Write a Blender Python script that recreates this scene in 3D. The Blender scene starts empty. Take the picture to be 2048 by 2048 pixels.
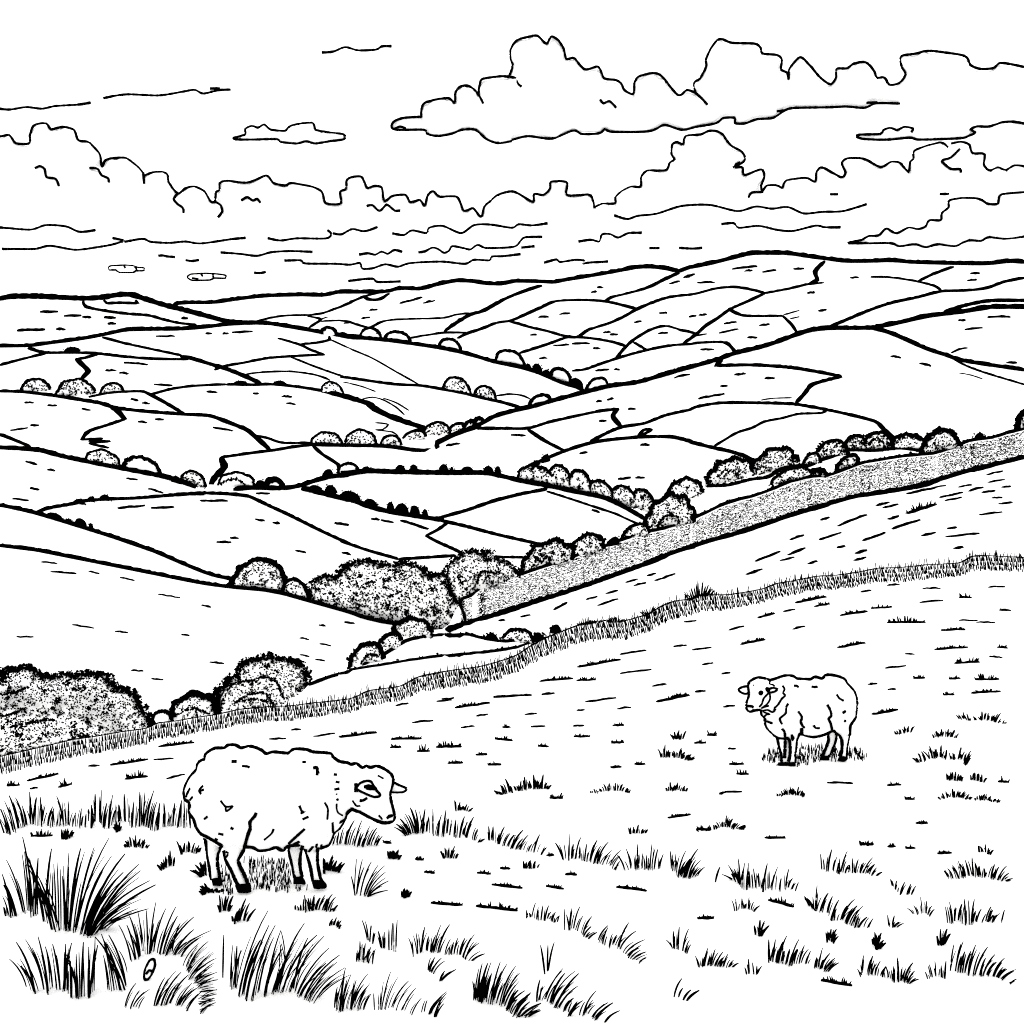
import bpy, bmesh, math, random
import numpy as np
from mathutils import Vector, geometry
from mathutils.bvhtree import BVHTree

random.seed(7)
RNG = np.random.default_rng(7)
SC = bpy.context.scene
COL = SC.collection

# ------------------------------------------------------------------ camera
LW = 1.5                                    # dark edges and hedges, overall width
F = 2196.0                                   # focal length in units of a 2048 wide frame
PITCH = math.radians(12.43)
CP, SP = math.cos(PITCH), math.sin(PITCH)
EYE = 60.0                                   # height of the eye above the valley datum
cam = bpy.data.cameras.new("camera")
cam_ob = bpy.data.objects.new("camera", cam)
COL.objects.link(cam_ob)
cam_ob.location = (0, 0, EYE)
cam_ob.rotation_euler = (math.radians(90) - PITCH, 0, 0)
cam.sensor_width = 36.0
cam.lens = 36.0 * F / 2048.0
cam.clip_start = 0.05
cam.clip_end = 40000.0
SC.camera = cam_ob


def ray(px, py):
    """sight line through a picture point: (x, z) travelled per metre of ground distance, and the slant depth per metre"""
    tx, ty = (px - 1024.0) / F, (1024.0 - py) / F
    dy = CP + ty * SP
    dz = -SP + ty * CP
    return tx / dy, dz / dy, 1.0 / dy


def at(px, py, d):
    a, b, _ = ray(px, py)
    return Vector((a * d, d, EYE + b * d))


def wid(px, py, d, w):
    """w picture units seen at distance d, in metres"""
    return w * d * ray(px, py)[2] / F


ZONES = {"Z1": (0, 0, 1.8867), "Z2": (1024, 0, 1.8867),
         "Z3": (0, 480, 2.76), "Z4": (680, 480, 2.76), "Z5": (1348, 480, 2.76),
         "Z6": (0, 900, 2.76), "Z7": (680, 900, 2.76), "Z8": (1348, 900, 2.76),
         "Y1": (0, 1280, 2.76), "Y2": (340, 1460, 3.864), "Y3": (1440, 1320, 6.0375),
         "Y4": (680, 1380, 2.76), "Y5": (1348, 1380, 2.76), "Y6": (0, 1600, 2.76),
         "Y7": (680, 1648, 2.76), "Y8": (1348, 1648, 2.76), "PX": (0, 0, 1.0)}


def zp(z, x, y):
    ox, oy, s = ZONES[z]
    return (ox + x / s, oy + y / s)


def pts(spec):
    """'Z3 0,330 60,315 | Z4 0,292 ...' -> list of picture points"""
    out = []
    for seg in spec.split("|"):
        t = seg.split()
        z = t[0]
        for q in t[1:]:
            x, y = q.split(",")
            out.append(zp(z, float(x), float(y)))
    return out


def interp(poly, x):
    xs = [p[0] for p in poly]
    return float(np.interp(x, xs, [p[1] for p in poly]))


def resample(p, step):
    out = [p[0]]
    for a, b in zip(p[:-1], p[1:]):
        L = math.hypot(b[0] - a[0], b[1] - a[1])
        n = max(1, int(round(L / step)))
        for k in range(1, n + 1):
            out.append((a[0] + (b[0] - a[0]) * k / n, a[1] + (b[1] - a[1]) * k / n))
    return out


def smooth(p, step=5.0, closed=False):
    """Catmull-Rom through the points"""
    if len(p) < 3:
        return resample(p, step)
    n = len(p)
    out = []
    for i in range(n if closed else n - 1):
        p1, p2 = p[i], p[(i + 1) % n]
        p0 = p[i - 1] if (i > 0 or closed) else p1
        p3 = p[(i + 2) % n] if (i + 2 < n or closed) else p2
        L = math.hypot(p2[0] - p1[0], p2[1] - p1[1])
        k = max(1, int(round(L / step)))
        for j in range(k):
            t = j / k
            t2, t3 = t * t, t * t * t
            q = []
            for c in (0, 1):
                m1, m2 = .42 * (p2[c] - p0[c]), .42 * (p3[c] - p1[c])
                q.append((2 * t3 - 3 * t2 + 1) * p1[c] + (t3 - 2 * t2 + t) * m1 + (-2 * t3 + 3 * t2) * p2[c] + (t3 - t2) * m2)
            out.append(tuple(q))
    if not closed:
        out.append(p[-1])
    return out


# ------------------------------------------------------------------ materials
def mat(name, lo, hi, scale=6.0):
    m = bpy.data.materials.new(name)
    m.use_nodes = True
    nt = m.node_tree
    nt.nodes.clear()
    out = nt.nodes.new("ShaderNodeOutputMaterial")
    dif = nt.nodes.new("ShaderNodeBsdfDiffuse")
    ns = nt.nodes.new("ShaderNodeTexNoise")
    tc = nt.nodes.new("ShaderNodeTexCoord")
    cr = nt.nodes.new("ShaderNodeValToRGB")
    ns.inputs["Scale"].default_value = scale
    ns.inputs["Detail"].default_value = 4.0
    cr.color_ramp.elements[0].position = .3
    cr.color_ramp.elements[1].position = .7
    cr.color_ramp.elements[0].color = (*lo, 1)
    cr.color_ramp.elements[1].color = (*hi, 1)
    nt.links.new(tc.outputs["Object"], ns.inputs["Vector"])
    nt.links.new(ns.outputs["Fac"], cr.inputs["Fac"])
    nt.links.new(cr.outputs["Color"], dif.inputs["Color"])
    nt.links.new(dif.outputs["BSDF"], out.inputs["Surface"])
    return m


M_FIELD = mat("pale_field", (.80, .80, .80), (.86, .86, .86), .08)
M_PASTURE = mat("pale_pasture", (.80, .80, .80), (.86, .86, .86), 1.5)
M_CLOUD = mat("cloud_white", (.92, .92, .92), (.95, .95, .95), .004)
M_FLEECE = mat("fleece_white", (.80, .80, .80), (.86, .86, .86), 14)
M_LEAFPALE = mat("leaf_pale", (.78, .78, .78), (.85, .85, .85), 3)
M_HEDGE = mat("hedge_black", (.0000,) * 3, (.0006,) * 3, 4)
M_LEAF = mat("leaf_black", (.0000,) * 3, (.0006,) * 3, 9)
M_BLADE = mat("grass_black", (.0000,) * 3, (.0006,) * 3, 20)
M_INK = mat("outline_black", (.0000,) * 3, (.0005,) * 3, 8)
M_HOOF = mat("hoof_black", (.0000,) * 3, (.0008,) * 3, 30)
M_STONE = mat("pebble_white", (.78, .78, .78), (.85, .85, .85), 30)


# ------------------------------------------------------------------ mesh collector
class MB:
    def __init__(s):
        s.v, s.f, s.m = [], [], []

    def add(s, vs, fs, mi=0):
        b = len(s.v)
        s.v.extend([tuple(q) for q in vs])
        s.f.extend([tuple(b + i for i in q) for q in fs])
        s.m.extend([mi] * len(fs))

    def tube(s, P, R, mi=0, sides=6):
        """round bar through the 3D points P with radii R, closed at both ends"""
        n = len(P)
        if n < 2:
            return
        vs, fs = [], []
        up0 = Vector((0, 0, 1))
        for i in range(n):
            a, b = P[max(i - 1, 0)], P[min(i + 1, n - 1)]
            t = (b - a)
            if t.length < 1e-9:
                t = Vector((1, 0, 0))
            t.normalize()
            u = t.cross(up0)
            if u.length < .05:
                u = t.cross(Vector((0, 1, 0)))
            u.normalize()
            w = u.cross(t)
            for k in range(sides):
                an = 2 * math.pi * k / sides
                vs.append(P[i] + (u * math.cos(an) + w * math.sin(an)) * R[i])
        for i in range(n - 1):
            for k in range(sides):
                k2 = (k + 1) % sides
                fs.append((i * sides + k, i * sides + k2, (i + 1) * sides + k2, (i + 1) * sides + k))
        fs.append(tuple(range(sides))[::-1])
        fs.append(tuple((n - 1) * sides + k for k in range(sides)))
        s.add(vs, fs, mi)

    def blob(s, c, r, mi=0, jag=.35):
        """small leaf clump: a jittered octahedron-like ball"""
        q = [(1, 0, 0), (-1, 0, 0), (0, 1, 0), (0, -1, 0), (0, 0, 1), (0, 0, -1)]
        a = random.random() * 6.28
        ca, sa = math.cos(a), math.sin(a)
        b = random.random() * 6.28
        cb, sb = math.cos(b), math.sin(b)
        vs = []
        for x, y, z in q:
            x, z = x * ca - z * sa, x * sa + z * ca
            x, y = x * cb - y * sb, x * sb + y * cb
            k = r * (1 + jag * (random.random() * 2 - 1))
            vs.append((c[0] + x * k, c[1] + y * k, c[2] + z * k))
        s.add(vs, [(0, 2, 4), (2, 1, 4), (1, 3, 4), (3, 0, 4), (2, 0, 5), (1, 2, 5), (3, 1, 5), (0, 3, 5)], mi)

    def dot(s, c, r, mi=0):
        a = random.random() * 6.28
        vs = []
        for k in range(3):
            an = a + k * 2.0944
            vs.append((c[0] + r * math.cos(an), c[1] - r * .35, c[2] + r * math.sin(an)))
        vs.append((c[0], c[1] + r * .8, c[2]))
        s.add(vs, [(0, 1, 2), (0, 3, 1), (1, 3, 2), (2, 3, 0)], mi)

    def build(s, name, mats, parent=None, shade=False):
        me = bpy.data.meshes.new(name)
        me.from_pydata(s.v, [], s.f)
        for m in (mats if isinstance(mats, (list, tuple)) else [mats]):
            me.materials.append(m)
        me.polygons.foreach_set("material_index", s.m)
        if shade:
            me.polygons.foreach_set("use_smooth", [True] * len(s.f))
        me.update()
        o = bpy.data.objects.new(name, me)
        COL.objects.link(o)
        if parent is not None:
            o.parent = parent
            o.matrix_parent_inverse = parent.matrix_world.inverted()
        return o


def recentre(o):
    """put the origin of a one-mesh thing at its base"""
    me = o.data
    n = len(me.vertices)
    co = np.empty(n * 3)
    me.vertices.foreach_get("co", co)
    co = co.reshape(-1, 3)
    c = np.array([(co[:, 0].min() + co[:, 0].max()) / 2, (co[:, 1].min() + co[:, 1].max()) / 2, co[:, 2].min()])
    me.vertices.foreach_set("co", (co - c).ravel())
    me.update()
    o.location = c
    return o


def tag(o, label=None, cat=None, group=None, kind=None):
    if label:
        o["label"] = label
    if cat:
        o["category"] = cat
    if group:
        o["group"] = group
    if kind:
        o["kind"] = kind
    return o


# ------------------------------------------------------------------ rounded bodies grown from an outline
class Puff:
    """a solid with the given outline standing at distance d, as thick as it is round"""

    def __init__(s, poly, d, thick=.8, cells=16, rmax=None):
        s.poly, s.d = poly, d
        P = np.array([[ray(x, y)[0] * d, ray(x, y)[1] * d] for x, y in poly])
        s.P = P
        s.A, s.B = P, np.roll(P, -1, axis=0)
        lo, hi = P.min(0), P.max(0)
        size = hi - lo
        st = max(min(size) / cells, max(size) / (cells * 4))
        gx, gz = np.meshgrid(np.arange(lo[0] + st / 2, hi[0], st), np.arange(lo[1] + st / 2, hi[1], st))
        g = np.stack([gx.ravel(), gz.ravel()], 1)
        g = g + RNG.uniform(-.15, .15, g.shape) * st
        D = s.dist(g)
        s.R = rmax or max(float(D.max()), 1e-6)
        s.T = s.R * thick
        keep = g[D > st * .45]
        c = lo
        sc = 1.0 / max(size)
        vin = [Vector(((q[0] - c[0]) * sc, (q[1] - c[1]) * sc)) for q in np.concatenate([P, keep])]
        n = len(P)
        r = geometry.delaunay_2d_cdt(vin, [(i, (i + 1) % n) for i in range(n)], [], 1, 1e-5)
        vo = np.array([[v.x / sc + c[0], v.y / sc + c[1]] for v in r[0]])
        h = s.h(s.dist(vo))
        s.vo, s.hh, s.fo = vo, h, [tuple(f) for f in r[2]]

    def dist(s, q):
        """distance inside the outline, 0 outside"""
        q = np.asarray(q, float).reshape(-1, 2)
        out = np.empty(len(q))
        for i in range(0, len(q), 400):
            c = q[i:i + 400]
            ab = s.B - s.A
            L = (ab * ab).sum(1) + 1e-18
            ap = c[:, None, :] - s.A[None]
            t = np.clip((ap * ab[None]).sum(2) / L, 0, 1)
            dd = np.sqrt((((ap - t[..., None] * ab[None])) ** 2).sum(2)).min(1)
            y0, y1 = s.A[:, 1], s.B[:, 1]
            cond = (y0[None] > c[:, 1:2]) != (y1[None] > c[:, 1:2])
            xx = s.A[None, :, 0] + (c[:, 1:2] - y0[None]) / np.where(y1 == y0, 1e-18, y1 - y0)[None] * ab[None, :, 0]
            ins = (cond & (c[:, 0:1] < xx)).sum(1) % 2 == 1
            out[i:i + 400] = np.where(ins, dd, 0)
        return out

    def h(s, D):
        k = np.clip(D / s.R, 0, 1)
        return s.T * np.sqrt(np.clip(1 - (1 - k) ** 2, 0, 1))

    def mesh(s, mb, mi=0):
        vs, fs = [], []
        n = len(s.vo)
        rim = s.hh < s.T * 1e-3
        idx2 = {}
        for i in range(n):
            vs.append((s.vo[i, 0], s.d - s.hh[i], EYE + s.vo[i, 1]))
        for i in range(n):
            if rim[i]:
                idx2[i] = i
            else:
                idx2[i] = len(vs)
                vs.append((s.vo[i, 0], s.d + s.hh[i], EYE + s.vo[i, 1]))
        for f in s.fo:
            fs.append(f)
            g = tuple(idx2[i] for i in f)[::-1]
            if set(g) != set(f):
                fs.append(g)
        mb.add(vs, fs, mi)

    def surf(s, px, py, lift=0.0, back=False):
        a, b, _ = ray(px, py)
        d = s.d
        for _ in range(2):
            hh = float(s.h(s.dist([(a * d, b * d)]))[0])
            d = s.d + (hh if back else -hh)
        if back:
            return Vector((a * s.d, s.d + hh + lift, EYE + b * s.d))
        d -= lift
        return Vector((a * d, d, EYE + b * d))

    def first(s, pp, n=26):
        """where each sight line first meets the solid: distances (the outline's own distance where it misses)"""
        ab = np.array([ray(x, y)[:2] for x, y in pp])
        q = []
        for t in np.linspace(1, -1, n):
            q.append(ab * (s.d - s.T * t))
        D = s.dist(np.concatenate(q))
        h = s.h(D).reshape(n, len(pp))
        D = D.reshape(n, len(pp))
        out = np.full(len(pp), s.d)
        done = np.zeros(len(pp), bool)
        lo_, hi_ = np.zeros(len(pp)), np.zeros(len(pp))
        for i, t in enumerate(np.linspace(1, -1, n)):
            ok = (~done) & (D[i] > 0) & (h[i] >= abs(t) * s.T)
            hi_[ok] = t
            lo_[ok] = t + 2.0 / (n - 1)
            done |= ok
        for _ in range(7):
            m = (lo_ + hi_) / 2
            Dm = s.dist(ab * (s.d - s.T * m)[:, None])
            inside = (Dm > 0) & (s.h(Dm) >= np.abs(m) * s.T)
            hi_ = np.where(inside, m, hi_)
            lo_ = np.where(inside, lo_, m)
        out[done] = (s.d - s.T * hi_)[done]
        return out

    def stroke(s, mb, p, w, mi=1, step=4.0, jit=.12, sm=True, rim=False, sides=5):
        p = smooth(p, step) if sm else resample(p, step)
        dd = s.first(p)
        k = np.array([1, 2, 3, 2, 1]) / 9.0
        if len(dd) > 5:
            dd = np.minimum(dd, np.convolve(np.pad(dd, 2, mode="edge"), k, "valid"))
        P, R = [], []
        for (x, y), d in zip(p, dd):
            r = wid(x, y, d, w) / 2 * LW
            P.append(at(x, y, d - r * .5))
            R.append(r * (1 + random.uniform(-jit, jit)))
        mb.tube(P, R, mi, sides)
# ------------------------------------------------------------------ the land: hills one behind another
class Sheet:
    def __init__(s, crest, foot, dc, df):
        s.crest, s.foot, s.dc, s.df = crest, foot, dc, df

    def top(s, px):
        return interp(s.crest, px)

    def dist(s, px, py):
        c, f = s.top(px), interp(s.foot, px)
        t = min(max((py - c) / max(f - c, 1.0), 0.0), 1.3)
        a, b = 1 / interp(s.dc, px), 1 / interp(s.df, px)
        return 1 / (a + (b - a) * t)

    def mesh(s, mb, x0=-900, x1=2950, nx=260, ny=16, fall=(.03, .12, .4)):
        vs, fs = [], []
        xs = np.linspace(x0, x1, nx)
        back = len(fall)
        for x in xs:
            c, f = s.top(x), interp(s.foot, x)
            p0 = at(x, c, s.dist(x, c))
            for k in range(back)[::-1]:
                g = 1 + fall[k]
                vs.append((p0.x * g, p0.y * g, EYE + (p0.z - EYE) * g - p0.y * (.001 + .06 * fall[k])))
            for j in range(ny + 1):
                t = (j / ny) ** 1.25
                py = c + (f - c) * t
                vs.append(tuple(at(x, py, s.dist(x, py))))
            q = vs[-1]
            vs.append((q[0] * .96, q[1] * .96, -45.0))
        m = back + ny + 2
        for i in range(nx - 1):
            for j in range(m - 1):
                a = i * m + j
                fs.append((a, a + m, a + m + 1, a + 1))
        mb.add(vs, fs, 0)


class Slope:
    """the near pasture: one even slope that drops away from the eye, ending at its grassy brow"""
    A, B = 2.13, .226

    def __init__(s, crest):
        s.crest = crest

    def top(s, px):
        return interp(s.crest, px)

    def dist(s, px, py):
        py = max(py, s.top(px))
        r = -ray(px, py)[1]
        return s.A / max(r - s.B, .004)

    def mesh(s, mb):
        vs, fs = [], []
        xs = np.concatenate([np.linspace(-2600, -60, 60), np.linspace(-50, 2100, 200), np.linspace(2110, 4600, 60)])
        ny = 26
        for x in xs:
            c = s.top(x)
            d0 = s.dist(x, c)
            p0 = at(x, c, d0)
            for g, dr in ((2.6, 1.5), (1.5, .34), (1.2, .14), (1.06, .03)):
                vs.append((p0.x * g, p0.y * g, p0.z - (g - 1) * p0.y * s.B - p0.y * dr))
            r0, r1 = 1 / d0, 1 / 2.2
            for j in range(ny + 1):
                d = 1 / (r0 + (r1 - r0) * j / ny)
                py = c if j == 0 else None
                a = ray(x, c)[0]
                # keep the column straight in the picture: solve x for this distance
                z = -(s.A + s.B * d)
                ty = None
                # dz/dy = z/d -> tan of view angle
                k = z / d
                t = (k * CP + SP) / (CP - k * SP)
                dy = CP + t * SP
                vs.append(((x - 1024) / F / dy * d, d, EYE + z))
            lastx = vs[-1][0]
            for d in (0.8, -6.0, -16.0):
                vs.append((lastx * (1.0 if d > 0 else 2.5), d, EYE - (s.A + s.B * d)))
        m = 4 + ny + 1 + 3
        for i in range(len(xs) - 1):
            for j in range(m - 1):
                a = i * m + j
                fs.append((a, a + m, a + m + 1, a + 1))
        mb.add(vs, fs, 0)


def L(*specs):
    out = []
    for q in specs:
        if isinstance(q, str):
            out += pts(q)
        else:
            out.append(q)
    out2 = [out[0]]
    for q in out[1:]:
        if q[0] > out2[-1][0] + .4:
            out2.append(q)
    return out2


C_A = "Z3 960,360 1020,352 1180,350 1300,333 1420,318 1500,312 1660,308 1790,310 1870,293 1932,292 | Z4 0,292 130,293 260,290 330,272 450,275 540,250 640,230 720,232 800,245 900,247 970,232 1110,235 1180,238 1250,225 1400,200 1540,175 1640,155 1720,153 1800,163 1870,178 1932,155 | Z5 100,155 230,128 340,100 430,78 620,78 750,97 850,110 950,122 1080,122 1200,118 1320,128 1600,135 1740,135 1850,122 1940,128"
C_B1 = "Z3 -10,330 60,315 200,313 380,322 480,325 580,318 650,305 720,303 790,325 900,360 1000,385 1150,425 1270,455 1420,462"
C_B2 = "Z3 -10,590 160,588 300,570 450,550 560,530 700,500 850,497 1000,495 1150,483 1270,468 1420,462 1500,467 1640,490 1750,510 1870,530 1932,545 | Z4 0,527 120,545 280,560 420,580 540,598 650,620 760,650 860,680 1000,708 1100,740 1200,785 1260,805 1320,822 1345,842"
C_C2 = "Z5 1100,490 1250,460 1400,425 1600,400 1750,375 1940,375"
C_C = "Z4 540,1128 620,1085 780,1020 860,975 1000,937 1060,925 1180,890 1330,850 1490,810 1640,790 1780,750 1932,705 | Z5 0,730 220,670 340,628 460,600 560,570 680,525 760,500 850,490 1000,490 1100,490 1200,520 1380,600 1500,640 1600,672 1932,722"
C_I = "Z3 -10,1150 100,1155 220,1165 330,1195 470,1225 620,1255 750,1280 880,1305 980,1330 1080,1368"
C_ID = "Z6 1130,241 1250,245 1370,258 1460,300 1600,365 1760,445 1932,525 | Z7 0,505 160,560 320,605"
C_M = "Z6 1100,213 1290,220 1400,212 1560,215 1650,202 1750,170 1830,150 1932,140 | Z7 0,135 150,120 300,125 580,130 800,130 900,150 1000,175 1140,200 1300,235 1450,265 1550,310 1680,385"
C_H = "Z6 -10,308 0,310 120,335 200,355 300,385 430,425 620,485 850,565 1000,630 1150,690 1280,720"
C_G = "Z6 -10,533 0,535 200,560 400,600 600,640 850,690 1100,740 1280,765 1450,780 1560,800 1700,840 1932,905 | Z7 120,930 250,960 350,970"
C_E = "Z7 665,830 740,800 780,760 850,730 930,710 1000,690 1060,670 1150,640 1250,610 1350,570 1450,540 1560,500 1680,460 1800,435 1870,410 1932,385 | Z8 90,390 180,350 260,310 350,280 440,258 560,215 640,180 750,152 850,145 950,110 1040,75 1130,60 1250,40 | Z5 1350,1190 1450,1180 1550,1145 1640,1110 1760,1095 1840,1070 1940,1045"
C_F = "Y1 -10,647 0,645 130,615 280,580 400,552 520,535 660,510 800,490 870,460 960,450 1080,430 1200,412 1320,385 1480,370 1600,365 1720,350 1932,325 | Z7 160,1330 330,1305 430,1255 600,1220 780,1195 960,1140 1040,1090 1130,1040 1230,1000 1340,960 1440,945 1560,945 1690,910 1780,860 1850,835 1932,825 | Z8 150,800 300,800 480,770 560,740 650,725 780,700 900,692 1020,675 1120,655 1250,650 1400,635 1570,625 1640,590 1720,585 1940,595"

S = {}
S["A"] = Sheet(L((-900, 660), (0, 632), C_A, (2950, 560)), [(0, 830)], [(0, 1500)], [(0, 950)])
S["B1"] = Sheet(L((-900, 640), C_B1, (700, 690), (900, 722), (1000, 747), (1200, 835), (2950, 950)), [(0, 900)], [(0, 850)], [(0, 720)])
S["B2"] = Sheet(L((-900, 720), C_B2, (1300, 835), (2950, 980)), [(0, 1010), (600, 1100), (1300, 1120)], [(0, 680)], [(0, 400)])
S["C2"] = Sheet(L((-900, 1000), (1500, 762), (1735, 662), C_C2, (2950, 600)), [(0, 1010), (1500, 900), (2050, 900)], [(0, 800)], [(0, 570)])
S["C"] = Sheet(L((-900, 1100), (700, 985), (800, 935), C_C, (2950, 900)), [(-700, 1250), (1300, 1180), (2048, 1000), (2700, 980)], [(0, 500)], [(0, 345)])
S["M"] = Sheet(L((-900, 1000), (0, 968), (272, 985), C_M, (1400, 1110), (2950, 1250)), [(0, 1290)], [(0, 325)], [(0, 245)])
S["I"] = Sheet(L((-900, 870), C_I, C_ID, (950, 1250), (2950, 1420)), [(-700, 1100), (0, 1100), (460, 1240), (800, 1320), (2700, 1500)], [(0, 235)], [(0, 185)])
S["H"] = Sheet(L((-900, 960), C_H, (600, 1228), (900, 1335), (2950, 1520)), [(-700, 1180), (0, 1190), (464, 1290), (900, 1400), (2700, 1580)], [(0, 165)], [(0, 120)])
S["G"] = Sheet(L((-900, 1050), C_G, (900, 1295), (1200, 1410), (2950, 1520)), [(-900, 1800), (0, 1660), (700, 1540), (1100, 1440), (2700, 1580)], [(0, 100)], [(0, 26), (700, 32)])
S["E"] = Sheet(L((-900, 1760), (500, 1450), (600, 1388), (616, 1371), (680, 1347), (702, 1318), (756, 1284), (832, 1262), (894, 1258), C_E, (2950, 700)),
               [(-900, 1850), (600, 1480), (1040, 1380), (1410, 1260), (1740, 1220), (2048, 1185), (2700, 1180)],
               [(500, 27), (600, 30), (900, 60), (1300, 115), (2048, 240), (2950, 330)], [(600, 21), (900, 25), (1300, 44), (1740, 64), (2048, 85), (2950, 120)])
S["F"] = Slope(L((-2600, 2150), (-1000, 1700), C_F, (4600, 1065)))
ORDER = ["F", "E", "G", "H", "I", "M", "C", "C2", "B2", "B1", "A"]


def layer_of(px, py):
    for k in ORDER:
        if py >= S[k].top(px) - 1:
            return k
    return "A"


NAMES = {"A": "far_hill", "B1": "far_hill", "B2": "hill", "C2": "far_hill", "C": "hill", "M": "hill", "I": "hill", "H": "hill", "G": "hill", "E": "hill", "F": "pasture_ground"}
for k in ORDER[::-1]:
    mb = MB()
    S[k].mesh(mb)
    o = mb.build(NAMES[k], M_PASTURE if k in "FEG" else M_FIELD, shade=True)
    tag(o, {"A": "far pale hill ending in the thick dark skyline", "B1": "pale far hill with a rounded brow and sparse dashes", "B2": "broad pale hill divided by zigzag hedges",
            "C2": "pale far shoulder behind the big round-topped hill", "C": "big round-topped pale hill across the valley", "M": "pale fields on the valley floor between the wooded hedges",
            "I": "pale hillside with a row of round bushes on its brow", "H": "narrow pale hillside wedge above the plain bare slope", "G": "plain bare pale slope behind the dense bushes",
            "E": "pale sloping field below the stippled strip", "F": "pale pasture slope the two sheep stand on"}[k], kind="structure")
g = MB()
R_ = 20000.0
g.add([(-R_, -R_, -45.0), (R_, -R_, -45.0), (R_, R_, -45.0), (-R_, R_, -45.0)], [(0, 1, 2, 3)])
tag(g.build("ground", M_FIELD), "pale land reaching the horizon under the hills", kind="structure")


def ground_pt(k, px, py, lift_w=0.0):
    d = S[k].dist(px, py)
    r = wid(px, py, d, 1.0)
    p = at(px, py, d)
    return p, d, r


def ground_stroke(mb, k, p, w, mi=0, step=6.0, jit=.15, sm=True, taper=True, sides=6):
    p = smooth(p, step) if sm else resample(p, step)
    P, R = [], []
    n = len(p)
    w *= 1.22 if w >= 8 else (1.14 if w >= 4 else 1.0)
    for i, (x, y) in enumerate(p):
        q, d, r = ground_pt(k, x, y)
        e = min(1.0, .65 + min(i, n - 1 - i) * .25) if taper else 1.0
        rr = r * w / 2 * LW * e * (1 + random.uniform(-jit, jit))
        P.append(q)
        R.append(rr)
    mb.tube(P, R, mi, sides)
    return P, R


def hedge(label, layer, *strokes, name="hedgerow", cat="hedgerow", group="hedgerows between the fields", rag=0.0):
    mb = MB()
    for w, spec in strokes:
        p = pts(spec)
        k = layer or layer_of(*p[len(p) // 2])
        P, R = ground_stroke(mb, k, p, w)
        if rag:
            for q, r in zip(P, R):
                for _ in range(2):
                    v = Vector((random.uniform(-1, 1), random.uniform(-1, 1), random.uniform(-.6, 1.1))) * r * rag
                    mb.blob(q + v, r * random.uniform(.25, .6))
    o = recentre(mb.build(name, M_HEDGE))
    return tag(o, label, cat, group)
# ------------------------------------------------------------------ hedgerows along brows and field edges
TH = 8.5
hedge("thick dark hedge along the highest skyline of the far hills", "A", (9, C_A))
hedge("thick dark hedge over the rounded brow of the far hill at the picture's edge", "B1", (8.5, C_B1), (5, "Z3 575,335 590,350 660,348 760,350 750,335"))
hedge("long thick hedge along the middle brow, dotted with small round bushes", "B2", (8.5, C_B2))
hedge("thick dark hedge curving over the far shoulder beside the round-topped hill", "C2", (9.5, C_C2))
hedge("thick hedge climbing over the top of the round-topped hill", "C", (8.5, C_C), (8, "Z4 540,1150 540,1120 620,1085 780,1030"))
hedge("dark hedge with round bushes down the brow of the sloping hillside", "I", (8.5, C_I))
hedge("plain dark hedge running downhill from a low brow to the big thicket", "I", (6.5, "Z6 200,350 260,325 400,300 460,285 580,275 760,268 1000,248 1130,241 | " + C_ID))
hedge("thick valley hedge with many small black bushes along its top", "M", (8.5, "Z6 1290,220 1400,212 1560,215 1650,202 1750,170 1830,150 1932,140 | Z7 0,135 150,120 300,125 580,130 800,130 900,150 1000,175 1140,200 1300,235 1450,265 1550,310 1680,385"))
hedge("straight thick hedge descending the slope to the wedge's lone bush", "H", (8.5, C_H))
hedge("long thick hedge along the top of the plain bare slope", "G", (9, C_G))
hedge("thick rough hedge along the upper edge of the stippled strip", "E", (7, C_E), rag=.9)
hedge("thick smooth hedge along the lower edge of the stippled strip", "E", (9, "Z7 590,995 760,945 950,885 1120,830 1250,790 1380,745 1550,685 1700,630 1820,580 1932,545 | Z8 180,515 350,465 520,410 680,355 850,305 1000,265 1180,235 1350,205 1480,165 1650,115 1800,80 1940,43"), (4, "Z7 668,825 665,860 685,905 692,950"))
hedge("short brushy hedge along the small pocket field below the thicket", "E", (6, "Z6 1702,1300 1800,1262 1932,1225 | Z7 60,1218 200,1195 350,1170 480,1150 600,1137 750,1125 900,1105 980,1090"), rag=1.0)
hedge("rough hedge arching over the small pocket field", "E", (6.5, "Z7 130,1190 260,1120 350,1065 430,1040 520,1028 600,1025 700,1024 760,1035 830,1050 900,1060 1000,1050 1130,1040"), (4, "Z7 960,1098 1050,1065 1130,1045"), rag=1.0)

# skyline fields
hedge("hedge from the skyline dip down across the far fields", "A", (6.5, "Z4 1110,255 980,300 880,345 790,395 720,415 650,455 580,505"))
hedge("wavy hedge through the far fields below the skyline notch", "A", (4.5, "Z4 720,407 640,415 580,432 470,437 310,442 230,455 190,475 160,487 110,475 50,455 0,447"))
hedge("hedge rising to the dark clump in the skyline notch", "A", (5, "Z3 1410,455 1500,432 1590,420 1700,418 1780,408 1860,380 1932,350 | Z4 60,345 135,315 200,298 260,285"), (6, "Z4 135,315 160,333 215,333 270,300"))
hedge("small forked hedge on the far slope under the skyline", "A", (4.5, "Z3 1700,423 1770,440 1738,465 1705,487"), (4, "Z3 1770,452 1880,447 1932,458 | Z4 20,462"), (3.5, "Z3 1770,440 1810,427"))
hedge("short hedge above the two pale bushes of the middle brow", "A", (5, "Z4 385,545 470,530 580,515 715,515"))
hedge("stepped hedge climbing the far fields to a flat-topped field", "A", (5.5, "Z4 650,545 700,520 790,490 860,462 940,450 1000,425 1100,380 1190,342 1340,335 1460,342 1540,358 1640,385"))
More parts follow.
